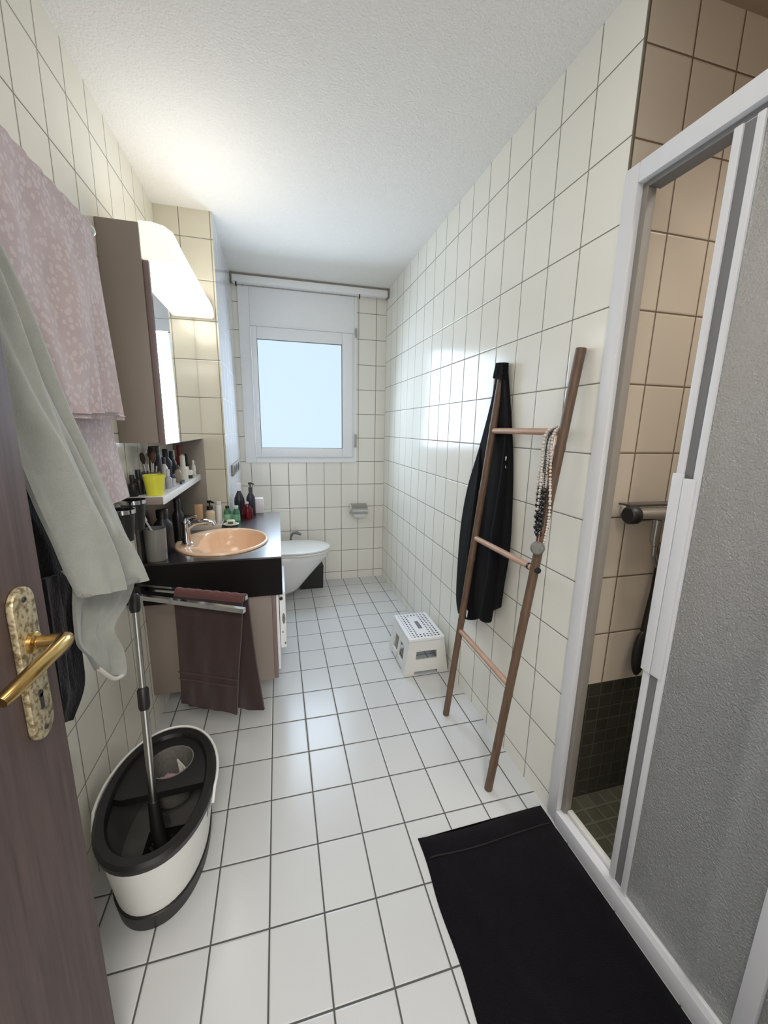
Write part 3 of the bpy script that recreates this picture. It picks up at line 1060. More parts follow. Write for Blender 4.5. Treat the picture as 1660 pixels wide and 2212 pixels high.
# ------------------------------------------------------------------ shower enclosure
t = thing('shower_enclosure', 'white framed sliding shower door with frosted glass on the right', 'shower door', (1.0, -1.2, .0))
part('wall_profile', B((.972, -.932, .012), (1.018, -.8875, 2.030), .002), 'alu', t)
part('inner_profile', B((.990, -.950, .06), (1.016, -.9325, 1.985), .001), 'grey_panel', t)
part('header', B((.972, -1.795, 1.982), (1.030, -.9325, 2.030), .002), 'alu', t)
part('header_track', B((.988, -1.79, 1.968), (1.026, -.951, 1.9815)), 'alug', t)
part('threshold', B((.970, -1.795, .0), (1.020, -.9325, .058), .002), 'alu', t)
part('threshold_rim', B((1.000, -1.79, .0585), (1.0195, -.951, .072), .002), 'whitep', t)
sp_ = MB()
sp_.box((.980, -1.172, .074), (.996, -1.154, 1.967), .002)
sp_.box((.980, -1.212, .074), (.996, -1.196, 1.967), .002)
sp_.box((.986, -1.196, .074), (.9955, -1.172, 1.967))
st = part('sliding_stile', sp_, 'alu', t)
part('stile_groove', B((.9845, -1.1955, .076), (.9859, -1.1725, 1.965)), 'alug', st)
hp = B((.972, -1.178, .757), (.9795, -1.152, 1.272), .002)
hp.box((.972, -1.208, .757), (.9795, -1.180, 1.262), .002)
part('door_handle', hp, 'alu', t, 'white grip strip')
part('glass_panel', B((.985, -1.488, .074), (.990, -1.2125, 1.967)), 'frost', t, 'hammered frosted glass')
part('fixed_post', B((.974, -1.522, .060), (.998, -1.4885, 1.980), .002), 'alu', t)
part('glass_panel', B((.985, -1.790, .074), (.990, -1.5225, 1.967)), 'frost', t, 'hammered frosted glass')
part('rear_stile', B((1.020, -1.408, .078), (1.034, -1.380, 1.966), .002), 'alu', t, 'white stile of the panel behind the glass')

# shower mixer
mz, my = 1.122, -.955
t = thing('shower_mixer', 'chrome shower mixer on the beige tiled shower wall', 'mixer tap', (1.2, -.89, 1.1))
part('body', MB().tube([(1.105, my, mz), (1.335, my, mz)], .021, 18), 'chrome', t)
for x in (1.13, 1.30):
    part('wall_connector', MB().tube([(x, -.8895, mz), (x, my + .01, mz)], [.027, .016], 16), 'chrome', t)
for a, b in ((1.068, 1.104), (1.336, 1.372)):
    part('knob', MB().tube([(a, my, mz), (a + .006, my, mz), (b - .006, my, mz), (b, my, mz)], [.022, .027, .027, .022], 18), 'black', t)
part('top_shelf', B((1.085, my + .008, mz + .0225), (1.34, my + .055, mz + .029), .002), 'lam', t)
part('hose_outlet', MB().tube([(1.185, my, mz - .018), (1.185, my, mz - .085), (1.186, my - .002, mz - .10)], [.013, .012, .009], 14), 'satin', t)
hs = lerp_poly([(1.186, -.957, 1.022), (1.195, -.955, .985), (1.23, -.95, .945), (1.30, -.945, .93), (1.36, -.935, 1.0), (1.385, -.92, 1.3), (1.39, -.905, 1.80)], 50)
part('hose', MB().tube([tuple(p) for p in hs], .0075, 10), 'satin', t)
t = thing('shower_brush', 'black back brush hanging on the shower wall below the mixer', 'brush', (1.235, -.9, .9))
part('handle', MB().tube([(1.285, -.906, 1.0), (1.272, -.91, .85), (1.258, -.912, .70)], [.008, .010, .013], 10), 'black', t)
part('head', MB().sphere((1.250, -.914, .62), (.028, .016, .085), 14), 'black', t)
part('hook', MB().tube([(1.285, -.8895, 1.005), (1.285, -.912, 1.005), (1.285, -.914, 1.016)], .004, 8), 'satin', t)

# ------------------------------------------------------------------ mop bucket
BX, BY, ANG = -.311, -.749, -.048


def rot2(x, y):
    c, s = math.cos(ANG), math.sin(ANG)
    return (BX + x * c + y * s, BY - x * s + y * c)


def oval(a, b, z, n=56, tz=0.0, p=2.15):
    r = []
    for k in range(n):
        th = 2 * math.pi * k / n
        ct, st2 = math.cos(th), math.sin(th)
        x = a * math.copysign(abs(ct) ** (2 / p), ct)
        y = b * math.copysign(abs(st2) ** (2 / p), st2)
        X, Y = rot2(x, y)
        r.append((X - .014 * max(0, .3 - z) / .3, Y + .049 * max(0, .3 - z) / .3, z + tz * y))
    return r


t = thing('mop_bucket', 'white and black oval mop bucket on the floor by the left wall', 'bucket', (BX, BY, 0))
part('base_band', MB().loft([oval(.122, .218, .0), oval(.128, .225, .004), oval(.133, .229, .062), oval(.130, .226, .065), oval(.10, .19, .065)]), 'black', t, 'black foot band')
part('shell', MB().loft([oval(.1285, .222, .0655), oval(.138, .228, .17), oval(.146, .234, .262), oval(.143, .231, .262), oval(.135, .225, .17), oval(.1255, .219, .068)], False, False), 'whitep', t, 'white shell')
part('tub', MB().loft([oval(.142, .230, .262), oval(.134, .224, .17), oval(.118, .208, .074), oval(.05, .10, .070)], cap0=False), cm((104, 102, 98), .45), t, 'grey inner tub')
part('rim', MB().loft([oval(.1465, .234, .2625), oval(.153, .241, .268), oval(.155, .244, .290), oval(.147, .236, .300), oval(.128, .214, .298), oval(.122, .206, .286), oval(.125, .208, .2625), oval(.1465, .234, .2625)], False, False), 'black', t, 'black rim')
# wringer deck covering the far part, with a basket opening
dk = bmesh.new()
nb = 40
oc = (.012, .098)
topo, topi = [], []
for k in range(nb):
    th = 2 * math.pi * k / nb
    ix, iy = oc[0] + .068 * math.cos(th), oc[1] + .064 * math.sin(th)
    # ray out to the deck outline (bucket oval, cut at y = .012)
    dx, dy = math.cos(th), math.sin(th)
    s = .02
    while True:
        X, Y = oc[0] + dx * s, oc[1] + dy * s
        if (abs(X) / .125) ** 2.15 + (abs(Y) / .209) ** 2.15 >= 1 or Y < -.012:
            break
        s += .001
    topo.append((X, Y))
    topi.append((ix, iy))
vs = []
for z in (.262, .284):
    vs.append(([dk.verts.new((*rot2(*p), z)) for p in topi], [dk.verts.new((*rot2(*p), z)) for p in topo]))
for k in range(nb):
    j = (k + 1) % nb
    dk.faces.new((vs[1][0][k], vs[1][1][k], vs[1][1][j], vs[1][0][j]))
    dk.faces.new((vs[0][0][j], vs[0][1][j], vs[0][1][k], vs[0][0][k]))
    dk.faces.new((vs[0][0][k], vs[1][0][k], vs[1][0][j], vs[0][0][j]))
    dk.faces.new((vs[0][1][j], vs[1][1][j], vs[1][1][k], vs[0][1][k]))
bmesh.ops.recalc_face_normals(dk, faces=dk.faces)
dm = MB()
dm._merge(dk)
deck = part('wringer_deck', dm, 'black', t)
bc = rot2(*oc)
MT['basket'] = plain('grey_basket', (104, 102, 96), .6, noise=.2, scale=120)
part('wringer_basket', MB().lathe([(.0665, .284), (.0675, .287), (.064, .287), (.058, .20), (.050, .165), (0, .163), (0, .160), (.053, .160), (.061, .20), (.0665, .284)], (bc[0], bc[1], 0), 36), 'basket', t, 'grey wringer basket')
hp = []
for k in range(33):
    th = math.radians(-18 + 216 * k / 32)
    x, y = .1602 * math.cos(th), .2492 * math.sin(th)
    X, Y = rot2(x, y)
    hp.append((X, Y, .296 - .03 * (1 if k in (0, 32) else 0)))
part('carry_handle', MB().tube(hp, .0042, 10), 'whitep', t, 'white folded-down handle')
pmk = MB()
for k0 in (53, 54):
    for za, zb in ((.205, .222), (.226, .250)):
        lo_, hi_ = oval(.1408 + (za - .17) * .087 - .0023, .2298 + (za - .17) * .0652, za), oval(.1408 + (zb - .17) * .087 - .0023, .2298 + (zb - .17) * .0652, zb)
        a0, a1, b0, b1 = Vector(lo_[k0]), Vector(lo_[k0 + 1]), Vector(hi_[k0]), Vector(hi_[k0 + 1])
        q0, q1, q2, q3 = a0.lerp(a1, .2), a0.lerp(a1, .5), b0.lerp(b1, .5), b0.lerp(b1, .2)
        off = Vector((.0012, 0, 0))
        pmk.loft([[q0, q1, q2, q3], [q0 + off, q1 + off, q2 + off, q3 + off]])
part('print_mark', pmk, 'alug', t)
MT['pinkcloth'] = fabric('pink_cloth', (190, 150, 160), (160, 118, 130), 40, .95, .5)
MT['whitecloth'] = fabric('white_cloth', (214, 210, 200), (196, 190, 178), 30, .95, .4)


def crumple(c, r, sx, sy, sz, seed):
    b = bmesh.new()
    bmesh.ops.create_icosphere(b, subdivisions=4, radius=1)
    for v in b.verts:
        d = v.co.normalized()
        k = 1 + .22 * math.sin(d.x * 7 + seed) * math.sin(d.y * 6 - seed) + .14 * math.sin(d.z * 11 + d.x * 9 + seed)
        v.co = Vector((c[0] + d.x * r * sx * k, c[1] + d.y * r * sy * k, c[2] + d.z * r * sz * k))
    mbx = MB()
    mbx._merge(b)
    return mbx


tag(crumple((bc[0] - .006, bc[1] - .006, .197), .042, 1, .9, .75, 1.0).build('cleaning_cloth', 'pinkcloth', None, True, (bc[0], bc[1], .165)), 'crumpled pink cleaning cloth in the basket of the mop bucket', 'cloth')
cb = sheet([(bc[0] + .012, bc[1] + .018, .275), (bc[0] + .018, bc[1] + .012, .23), (bc[0] + .022, bc[1] + .004, .192)], [(bc[0] + .018, bc[1] + .014, .275), (bc[0] + .044, bc[1] + .006, .235), (bc[0] + .050, bc[1] - .010, .20)], 12, 10, .004, 2, (0, 1, 0), .004)
tag(cb.build('cleaning_rag', 'whitecloth', None, True, (bc[0], bc[1], .19)), 'white rag poking up beside the pink cloth in the mop bucket', 'cloth')

# mop standing in the near part of the bucket
t = thing('mop', 'mop with steel pole standing in the oval bucket', 'mop', (-.31, -.80, .08))
p0, p1 = Vector((-.325, -.775, .245)), Vector((-.378, -.585, .842))


def mp_(k):
    return tuple(p0 + (p1 - p0) * k)


part('lower_pole', MB().tube([mp_(0), mp_(.47)], .0115, 14), 'satin', t)
part('upper_pole', MB().tube([mp_(.54), mp_(.93)], .0095, 14), 'satin', t)
part('pole_clamp', MB().tube([mp_(.455), mp_(.47), mp_(.55), mp_(.56)], [.013, .016, .016, .012], 14), 'black', t, 'black telescopic clamp')
part('grip', MB().tube([mp_(.92), mp_(.94), mp_(1.0), mp_(1.01)], [.012, .016, .016, .011], 14), 'black', t, 'black end grip')
jo = MB().tube([mp_(.03), (-.318, -.79, .20), (-.305, -.81, .15), (-.300, -.82, .12)], [.015, .018, .020, .016], 12)
part('joint', jo, 'black', t)
hd = MB()
hd.box((-.365, -.890, .094), (-.250, -.72, .108), .004, mat=None)
part('head_plate', hd, 'black', t)
fr = MB()
for k in range(70):
    a = R_.random() * math.pi * 2
    q = .045 + R_.random() * .032
    x0_, y0_ = -.305 + math.cos(a) * .03, -.82 + math.sin(a) * .05
    x2, y2 = -.305 + math.cos(a) * q * .75, -.82 + math.sin(a) * q * 1.1
    fr.tube([(x0_, y0_, .108), ((x0_ + x2) / 2, (y0_ + y2) / 2, .122), (x2, y2, .085)], .004, 5)
part('mop_strands', fr, 'rubber', t)
part('joint_clip', MB().tube([(-.298, -.788, .235), (-.288, -.790, .222), (-.282, -.796, .200)], .0035, 8), 'satin', t)

# ------------------------------------------------------------------ swivel towel rail + maroon towel
t = thing('swivel_towel_rail', 'double-armed chrome swivel towel rail beside the vanity', 'towel rail', (-.51, -.22, .72))


def sq(a, b, h=.008):
    a, b = Vector(a), Vector(b)
    d = (b - a).normalized()
    n = Vector((-d.y, d.x, 0)) * h
    z = Vector((0, 0, h))
    return MB().loft([[p + n + z, p - n + z, p - n - z, p + n - z] for p in (a, b)])


A0, A1 = (-.488, -.206, .728), (-.066, -.402, .728)
C0, C1 = (-.488, -.268, .716), (-.068, -.488, .716)
part('arm', sq(A0, A1, .0085), 'chrome', t, smooth=False)
part('arm', sq(C0, C1, .0085), 'chrome', t, smooth=False)
part('swivel_post', MB().tube([(-.488, -.212, .69), (-.488, -.212, .76)], .014, 14).tube([(-.488, -.262, .69), (-.488, -.262, .745)], .014, 14).box((-.511, -.285, .685), (-.496, -.195, .765), .003), 'black', t, 'black wall bracket')
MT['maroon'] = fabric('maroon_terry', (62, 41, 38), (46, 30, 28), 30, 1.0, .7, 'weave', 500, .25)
MT['maroon_lit'] = fabric('maroon_lit_fold', (112, 72, 70), (88, 54, 52), 40, 1.0, .7, 'weave', 500, .25)  # light on the top fold is put into this paler towel colour
MT['maroon2'] = fabric('maroon_border', (80, 56, 52), (68, 46, 43), 60, .8, .4, 'weave', 900, .2)
t = thing('hand_towel', 'maroon hand towel folded over the swivel towel rail', 'towel', (-.2, -.34, .2))


def armp(k, off, z):
    a, b = Vector(A0), Vector(A1)
    p = a.lerp(b, k)
    d = (b - a).normalized()
    n = Vector((d.y, -d.x, 0))      # towards the camera
    if n.y > 0:
        n = -n
    p = p + n * off
    p.z = z
    return p


nrm = armp(.5, 1, .7) - armp(.5, 0, .7)
# roll over the arm: cross-section arch swept along the arm
rg = []
for i in range(28):
    k = .37 + .62 * i / 27
    ring_ = []
    for q in range(14):
        a = math.pi * q / 13
        ring_.append(armp(k, .019 * math.cos(a), .716 + .026 * math.sin(a) + .0012 * math.sin(i * 1.7)))
    for q in range(13, -1, -1):
        a = math.pi * q / 13
        ring_.append(armp(k, .0105 * math.cos(a), .716 + .0225 * math.sin(a)))
    rg.append(ring_)
part('fold', MB().loft(rg), 'maroon_lit', t)
fl = [armp(.37, .019, .716), armp(.375, .021, .60), armp(.37, .022, .45), armp(.36, .020, .33), armp(.35, .020, .245)]
frr = [armp(.985, .019, .716), armp(.97, .024, .60), armp(.93, .026, .45), armp(.905, .026, .33), armp(.885, .024, .235)]
fb = part('front_layer', sheet(fl, frr, 40, 34, .006, .6, tuple(nrm), .008, .2), 'maroon', t)
# woven border bands follow the front layer
for z0_, z1_ in ((.362, .368), (.392, .398)):
    def zz(P, z):
        for a, b in zip(P, P[1:]):
            if b.z <= z <= a.z:
                return a.lerp(b, (a.z - z) / (a.z - b.z))
    bandm = sheet([zz(fl, z1_) + nrm * .0095, zz(fl, z0_) + nrm * .0095], [zz(frr, z1_) + nrm * .0095, zz(frr, z0_) + nrm * .0095], 4, 34, .002, .6, tuple(nrm), .0025, .2)
    part('border_band', bandm, 'maroon2', fb)
bl = [armp(.40, -.019, .716), armp(.39, -.021, .60), armp(.36, -.023, .45), armp(.33, -.032, .30), armp(.30, -.05, .175)]
br = [armp(.99, -.019, .716), armp(1.0, -.025, .60), armp(1.02, -.030, .45), armp(1.045, -.035, .32), armp(1.07, -.035, .225)]
part('back_layer', sheet(bl, br, 40, 34, .008, 2.2, tuple(nrm), .008, .2), 'maroon', t)

# ------------------------------------------------------------------ towel rail on the left wall with pink towel
t = thing('wall_towel_rail', 'chrome towel rail high on the left wall holding the pink towel', 'towel rail', (XL, -.9, 1.95))
RX, RZ = -.430, 1.890
part('bar', MB().tube([(RX, -.462, RZ), (RX, -1.75, RZ)], .009, 14), 'chrome', t)
for y in (-.468, -1.74):
    part('bracket', MB().tube([(XL + .0005, y, RZ), (XL + .012, y, RZ), (XL + .013, y, RZ), (RX + .012, y, RZ)], [.024, .024, .012, .012], 16), 'chrome', t)
    part('bracket_knob', MB().sphere((RX + .006, y + .004, RZ), (.016, .016, .016), 14), 'chrome', t)
MT['pink'] = fabric('pink_brocade', (206, 192, 191), (189, 171, 173), 62, 1.0, .45, 'brocade', 500, .2)
t = thing('bath_towel', 'pale pink patterned bath towel draped over the wall rail', 'towel', (RX, -.8, 1.1))
rg = []
for i in range(60):
    y = -.484 - .49 * i / 59
    w = 1 + .15 * math.sin(i * .9)
    ring_ = [(RX + .017 * w * math.cos(math.pi * q / 10), y, RZ + .0105 + .008 * math.sin(math.pi * q / 10) - .008 * (1 if q in (0, 10) else 0)) for q in range(11)]
    ring_ += [(RX + .0105 * math.cos(math.pi * q / 10), y, RZ + .0100 * math.sin(math.pi * q / 10) * .98) for q in range(10, -1, -1)]
    rg.append(ring_)
part('fold', MB().loft(rg), 'pink', t)
# layers: front (short) and back (long)
part('front_layer', sheet([(RX + .018, -.972, RZ + .004), (RX + .026, -.975, 1.76), (RX + .030, -.965, 1.6), (RX + .032, -.94, 1.372)],
                          [(RX + .017, -.484, RZ + .004), (RX + .024, -.476, 1.76), (RX + .029, -.468, 1.60), (RX + .032, -.456, 1.372)], 50, 80, .030, .4, (1, 0, 0), .007, .18), 'pink', t, angle=60)
part('back_layer', sheet([(RX - .014, -.972, RZ + .002), (RX - .014, -.96, 1.6), (RX - .010, -.95, 1.37), (RX + .004, -.94, 1.12)],
                         [(RX - .014, -.486, RZ + .002), (RX - .014, -.465, 1.6), (RX - .008, -.440, 1.37), (RX + .008, -.405, 1.125)], 50, 60, .010, 1.9, (1, 0, 0), .007, .2), 'pink', t, angle=60)
part('hem_band', sheet([(RX + .038, -.94, 1.392), (RX + .038, -.94, 1.383)], [(RX + .038, -.457, 1.392), (RX + .038, -.456, 1.383)], 3, 80, .030, .4 + .05, (1, 0, 0), .004), 'pink', t)

# ------------------------------------------------------------------ grey sweatshirt and dark robe behind the door
MT['grey'] = fabric('grey_sweat', (166, 168, 161), (146, 148, 141), 26, 1.0, .45, 'weave', 380, .35)
MT['greyrib'] = fabric('grey_rib', (160, 162, 154), (128, 130, 123), 130, 1.0, .6, 'knit', 380, .35)
t = thing('grey_sweatshirt', 'light grey sweatshirt hanging on the left behind the door', 'sweatshirt', (-.37, -1.0, .7))
GRt = [(-.372, -1.075, 1.76), (-.370, -1.034, 1.679), (-.365, -.972, 1.581), (-.360, -.940, 1.493), (-.355, -.902, 1.392), (-.350, -.849, 1.294), (-.340, -.777, 1.152), (-.330, -.759, 1.087), (-.320, -.728, 1.023), (-.310, -.715, .950)]
GLt = [(-.372, -1.165, 1.73), (-.372, -1.165, 1.622), (-.372, -1.160, 1.531), (-.372, -1.140, 1.462), (-.370, -1.105, 1.383), (-.368, -1.062, 1.307), (-.366, -1.025, 1.201), (-.362, -1.003, 1.132), (-.358, -.985, 1.065), (-.350, -.965, 1.000)]


def gx_(u, v):
    return Vector((.030 * math.sin(math.pi * u) * min(1, v * 1.4), 0, -.010 * math.sin(math.pi * u) * max(0, v - .85) * 6))


part('front', sheet(GLt, GRt, 54, 50, .030, 2.6, (1, 0, 0), .008, .4, gx_), 'grey', t, angle=60)


def gb_(u, v):
    return Vector((-.016 * math.sin(math.pi * u), 0, 0))


TR = [(-.338, -.742, 1.02), (-.330, -.705, .946), (-.338, -.740, .895), (-.342, -.794, .88), (-.346, -.836, .858), (-.346, -.800, .783), (-.350, -.786, .723), (-.350, -.806, .709)]
TL = [(-.375, -.965, 1.06), (-.372, -.940, 1.02), (-.372, -.948, .975), (-.372, -.951, .935), (-.371, -.950, .885), (-.366, -.934, .852), (-.362, -.925, .835), (-.361, -.900, .790)]
part('back', sheet(TL, TR, 44, 26, .010, .9, (1, 0, 0), .007, .8, gb_), 'grey', t, angle=60)
# ribbed band across the lower body
def onedge(P, z):
    P = [Vector(p) for p in P]
    for a, b in zip(P, P[1:]):
        if b.z <= z <= a.z:
            return a.lerp(b, (a.z - z) / (a.z - b.z))


hemr = [Vector(p) for p in GRt[-3:]]
hm2 = lerp_poly([onedge(GLt, 1.0), Vector((-.322, -.90, .985)), Vector((-.300, -.80, .968)), Vector((-.308, -.716, .951))], 24)
part('hem', MB().tube([tuple(p + Vector((.004, 0, .001))) for p in hm2], .0055, 8), 'greyrib', t, 'pale edge of the hem')
tl2 = lerp_poly([Vector(TR[-1]), Vector((-.354, -.85, .73)), Vector(TL[-1])], 14)
part('tail_edge', MB().tube([tuple(p) for p in tl2], .005, 8), 'whitecloth', t, 'white edge of the lower tail')

MT['robe'] = fabric('dark_knit', (33, 31, 34), (25, 24, 27), 60, 1.0, .9, 'weave', 160, .1)
t = thing('dark_robe', 'dark charcoal knitted robe hanging between the door and the grey sweatshirt', 'robe', (-.41, -1.0, .7))
RRb = [(-.425, -1.075, 1.72), (-.412, -1.03, 1.454), (-.410, -.965, 1.282), (-.405, -.908, 1.170), (-.400, -.865, 1.085), (-.398, -.852, .991), (-.398, -.886, .936), (-.400, -.891, .845), (-.400, -.903, .755), (-.400, -.972, .715)]
RLb = [(-.425, -1.12, 1.70), (-.412, -1.119, 1.434), (-.412, -1.118, 1.296), (-.412, -1.105, 1.211), (-.410, -1.09, 1.150), (-.410, -1.09, 1.08), (-.410, -1.09, 1.02), (-.410, -1.09, .947), (-.410, -1.09, .869), (-.410, -1.06, .760)]
part('body', sheet(RLb, RRb, 54, 30, .009, .2, (1, 0, 0), .014, .4), 'robe', t, angle=60)
part('belt_end', sheet([(-.388, -1.01, 1.06), (-.384, -1.02, .93), (-.386, -1.02, .80)], [(-.388, -.955, 1.05), (-.384, -.965, .93), (-.386, -.97, .79)], 20, 10, .004, 1, (1, 0, 0), .010), 'robe', t)
t = thing('garment_hooks', 'chrome hook strip on the left wall behind the door', 'hook', (XL, -1.08, 1.76))
part('strip', B((XL + .0005, -1.30, 1.745), (XL + .008, -1.01, 1.785), .002), 'satin', t)
for y in (-1.115, -1.05):
    part('hook', MB().tube([(XL + .008, y, 1.765), (-.44, y, 1.755), (-.385 if y < -1.1 else -.43, y, 1.748), (-.372 if y < -1.1 else -.42, y, 1.775)], .006, 8), 'satin', t)

# ------------------------------------------------------------------ small things
def bottle(name, label, cat, x, y, z, r, h, col, cap, caph=.02, capr=None, shoulder=.75, sx=1.0, sy=1.0, pump=False, group=None, mat=None, capname='cap', labelband=None):
    t = thing(name, label, cat, (x, y, z), group)
    hb = h - caph
    nr_ = (capr or r * .55)
    pr_ = [(0, 0), (r * .92, 0), (r, .004), (r, hb * shoulder), (r * .93, hb * (shoulder + .1)), (nr_ * .85, hb * .97), (nr_ * .85, hb), (0, hb)]
    part('body', MB().lathe(pr_, (x, y, z), 22, sx, sy), mat or cm(col), t)
    ck = MB().lathe([(0, hb), (nr_, hb), (nr_, hb + caph * .92), (nr_ * .9, hb + caph), (0, hb + caph)], (x, y, z), 18)
    if pump:
        zt = z + hb + caph
        ck.tube([(x, y, zt - .002), (x, y, zt + .022)], .004, 8)
        ck.tube([(x - .010, y, zt + .024), (x + .008, y - .006, zt + .026), (x + .026, y - .014, zt + .020)], [.008, .007, .004], 8)
    part('pump' if pump else capname, ck, cm(cap), t)
    if labelband:
        part('label', MB().lathe([(r * 1.006, hb * .18), (r * 1.012, hb * .2), (r * 1.012, hb * .6), (r * 1.006, hb * .62)], (x, y, z), 22, sx, sy), cm(labelband), t)
    return t


def solid(name, label, cat, prof, x, y, z, col, sx=1, sy=1, rough=.4, metal=0.0, mat=None, group=None):
    o = MB().lathe(prof, (x, y, z), 24, sx, sy).build(name, mat or cm(col, rough, metal), None, True, (x, y, z))
    return tag(o, label, cat, group)


def pot(r0, r1, h, w=.003):
    return [(0, 0), (r0, 0), (r0 + .001, .002), (r1, h), (r1 - w, h), (r0 - w, .006), (0, .006)]


# grey tumbler with toothbrush
tx, tyy = -.458, -.036
t = thing('tumbler', 'grey tumbler holding a toothbrush at the near left end of the black worktop', 'tumbler', (tx, tyy, CZ))
part('cup', MB().lathe(pot(.040, .044, .140), (tx, tyy, CZ), 32), cm((128, 126, 122), .35), t)
t = thing('toothbrush', 'white toothbrush leaning in the grey tumbler', 'toothbrush', (tx - .01, tyy, CZ + .02))
part('handle', MB().tube([(tx + .030, tyy, CZ + .010), (tx + .002, tyy, CZ + .10), (tx - .030, tyy - .002, CZ + .175)], [.005, .0055, .0035], 8), cm((222, 222, 226)), t)
part('bristles', MB().tube([(tx - .029, tyy - .002, CZ + .172), (tx - .042, tyy - .002, CZ + .206)], [.0075, .0085], 8), cm((236, 238, 240)), t)
bottle('toiletry_bottle', 'dark navy bottle standing behind the grey tumbler', 'bottle', -.452, .075, CZ, .040, .20, (28, 28, 36), (20, 20, 24), .04, .025)
bottle('toiletry_bottle', 'slim black bottle between the tumbler and the faucet', 'bottle', -.425, .24, CZ, .026, .22, (20, 20, 24), (24, 24, 28), .05, .016)

# chrome double tumbler holder on the wall below the pink towel
t = thing('tumbler_holder', 'black double tumbler holder with chrome rims below the pink towel', 'tumbler holder', (XL, -.30, 1.05))
for y, z in ((-.265, 1.080), (-.385, 1.068)):
    part('tumbler', MB().lathe([(0, -.10), (.030, -.10), (.040, -.004), (.037, -.004), (.028, -.094), (0, -.094)], (-.455, y, z), 28), 'black', t, 'black tumbler')
    part('chrome_rim', MB().lathe([(.0405, -.004), (.044, -.004), (.044, .010), (.0405, .010), (.0405, -.004)], (-.455, y, z), 28), 'chrome', t, 'chrome ring')
    part('wall_arm', MB().tube([(XL + .0005, y, z + .003), (-.499, y, z + .003)], .008, 10), 'chrome', t)

# items on the worktop
t = thing('soap_tray', 'low white tray by the tiled corner carrying small bottles', 'tray', (-.36, .55, CZ))
part('tray', MB().loft([[(x, y, z) for x, y in ((-.475 - q, .465 - q), (-.262 + q, .465 - q), (-.262 + q, .625 + q * .3), (-.475 - q, .625 + q * .3))] for z, q in ((CZ, 0), (CZ + .028, .006), (CZ + .028, .003), (CZ + .008, -.004))]), cm((214, 210, 200)), t, smooth=False)
TZ = CZ + .0082
t = thing('soap_dish', 'round pale dish with patterned soap on the worktop edge by the basin', 'dish', (-.262, .555, CZ))
part('dish', MB().lathe([(0, 0), (.03, 0), (.045, .012), (.042, .014), (.028, .006), (0, .006)], (-.215, .548, CZ), 26), cm((216, 214, 200)), t)
part('soap', MB().box((-.238, .528, CZ + .0065), (-.192, .566, CZ + .036), .008), cm((228, 224, 204)), t)
part('soap_print', MB().box((-.229, .5272, CZ + .014), (-.201, .5279, CZ + .028)), cm((70, 84, 60)), t)
tag(B((-.405, .535, TZ), (-.362, .560, TZ + .125), .002).build('lotion_box', cm((196, 160, 124)), None, True, (0, 0, 0)), 'tall tan carton on the white tray', 'box')
tag(B((-.465, .50, TZ), (-.415, .525, TZ + .07), .002).build('cosmetic_box', cm((26, 28, 44)), None, True, (0, 0, 0)), 'small navy box on the white tray beside the tan carton', 'box')
bottle('soap_pump', 'beige pump bottle with black dispenser on the white tray', 'bottle', -.325, .545, TZ, .026, .115, (204, 184, 160), (24, 24, 26), .022, .017, pump=True)
bottle('cream_tube', 'white cream tube behind the beige pump bottle', 'tube', -.285, .60, TZ, .017, .13, (230, 230, 228), (214, 214, 212), .02, .015, .85)
MT['green'] = glassy('green_bottle_plastic', (126, 196, 160), .12)
bottle('green_bottle', 'left of two green bottles by the tiled corner', 'bottle', -.240, .625, CZ, .022, .105, (0, 0, 0), (30, 34, 34), .014, .012, .72, mat=MT['green'], group='green bottles', labelband=(150, 196, 168))
bottle('green_bottle', 'right of two green bottles by the tiled corner, next to the red bottle', 'bottle', -.190, .618, CZ, .022, .105, (0, 0, 0), (176, 214, 196), .016, .014, .72, mat=MT['green'], group='green bottles', labelband=(110, 176, 140))
bottle('shampoo_bottle', 'tall dark purple bottle with white shoulders at the back of the worktop', 'bottle', -.188, .83, CZ, .032, .215, (44, 32, 42), (228, 226, 230), .05, .014, .62, pump=False, labelband=(34, 24, 32))
bottle('shampoo_bottle', 'dark bottle with curved pump right of the tall purple bottle', 'bottle', -.118, .845, CZ, .028, .185, (46, 40, 58), (60, 56, 50), .03, .012, .68, pump=True)
MT['redgl'] = glassy('red_liquid', (150, 36, 48), .08)
bottle('red_soap_bottle', 'rounded red bottle with clear foot on the worktop edge by the window', 'bottle', -.135, .745, CZ, .034, .105, (150, 30, 40), (214, 200, 204), .012, .010, .55, sx=1.0, sy=.7, mat=MT['redgl'])
tag(B((-.112, .868, CZ + .0002), (-.040, .905, CZ + .105), .004).build('tissue_box', cm((232, 228, 238)), None, True, (0, 0, 0)), 'white box at the far right corner of the worktop', 'box')

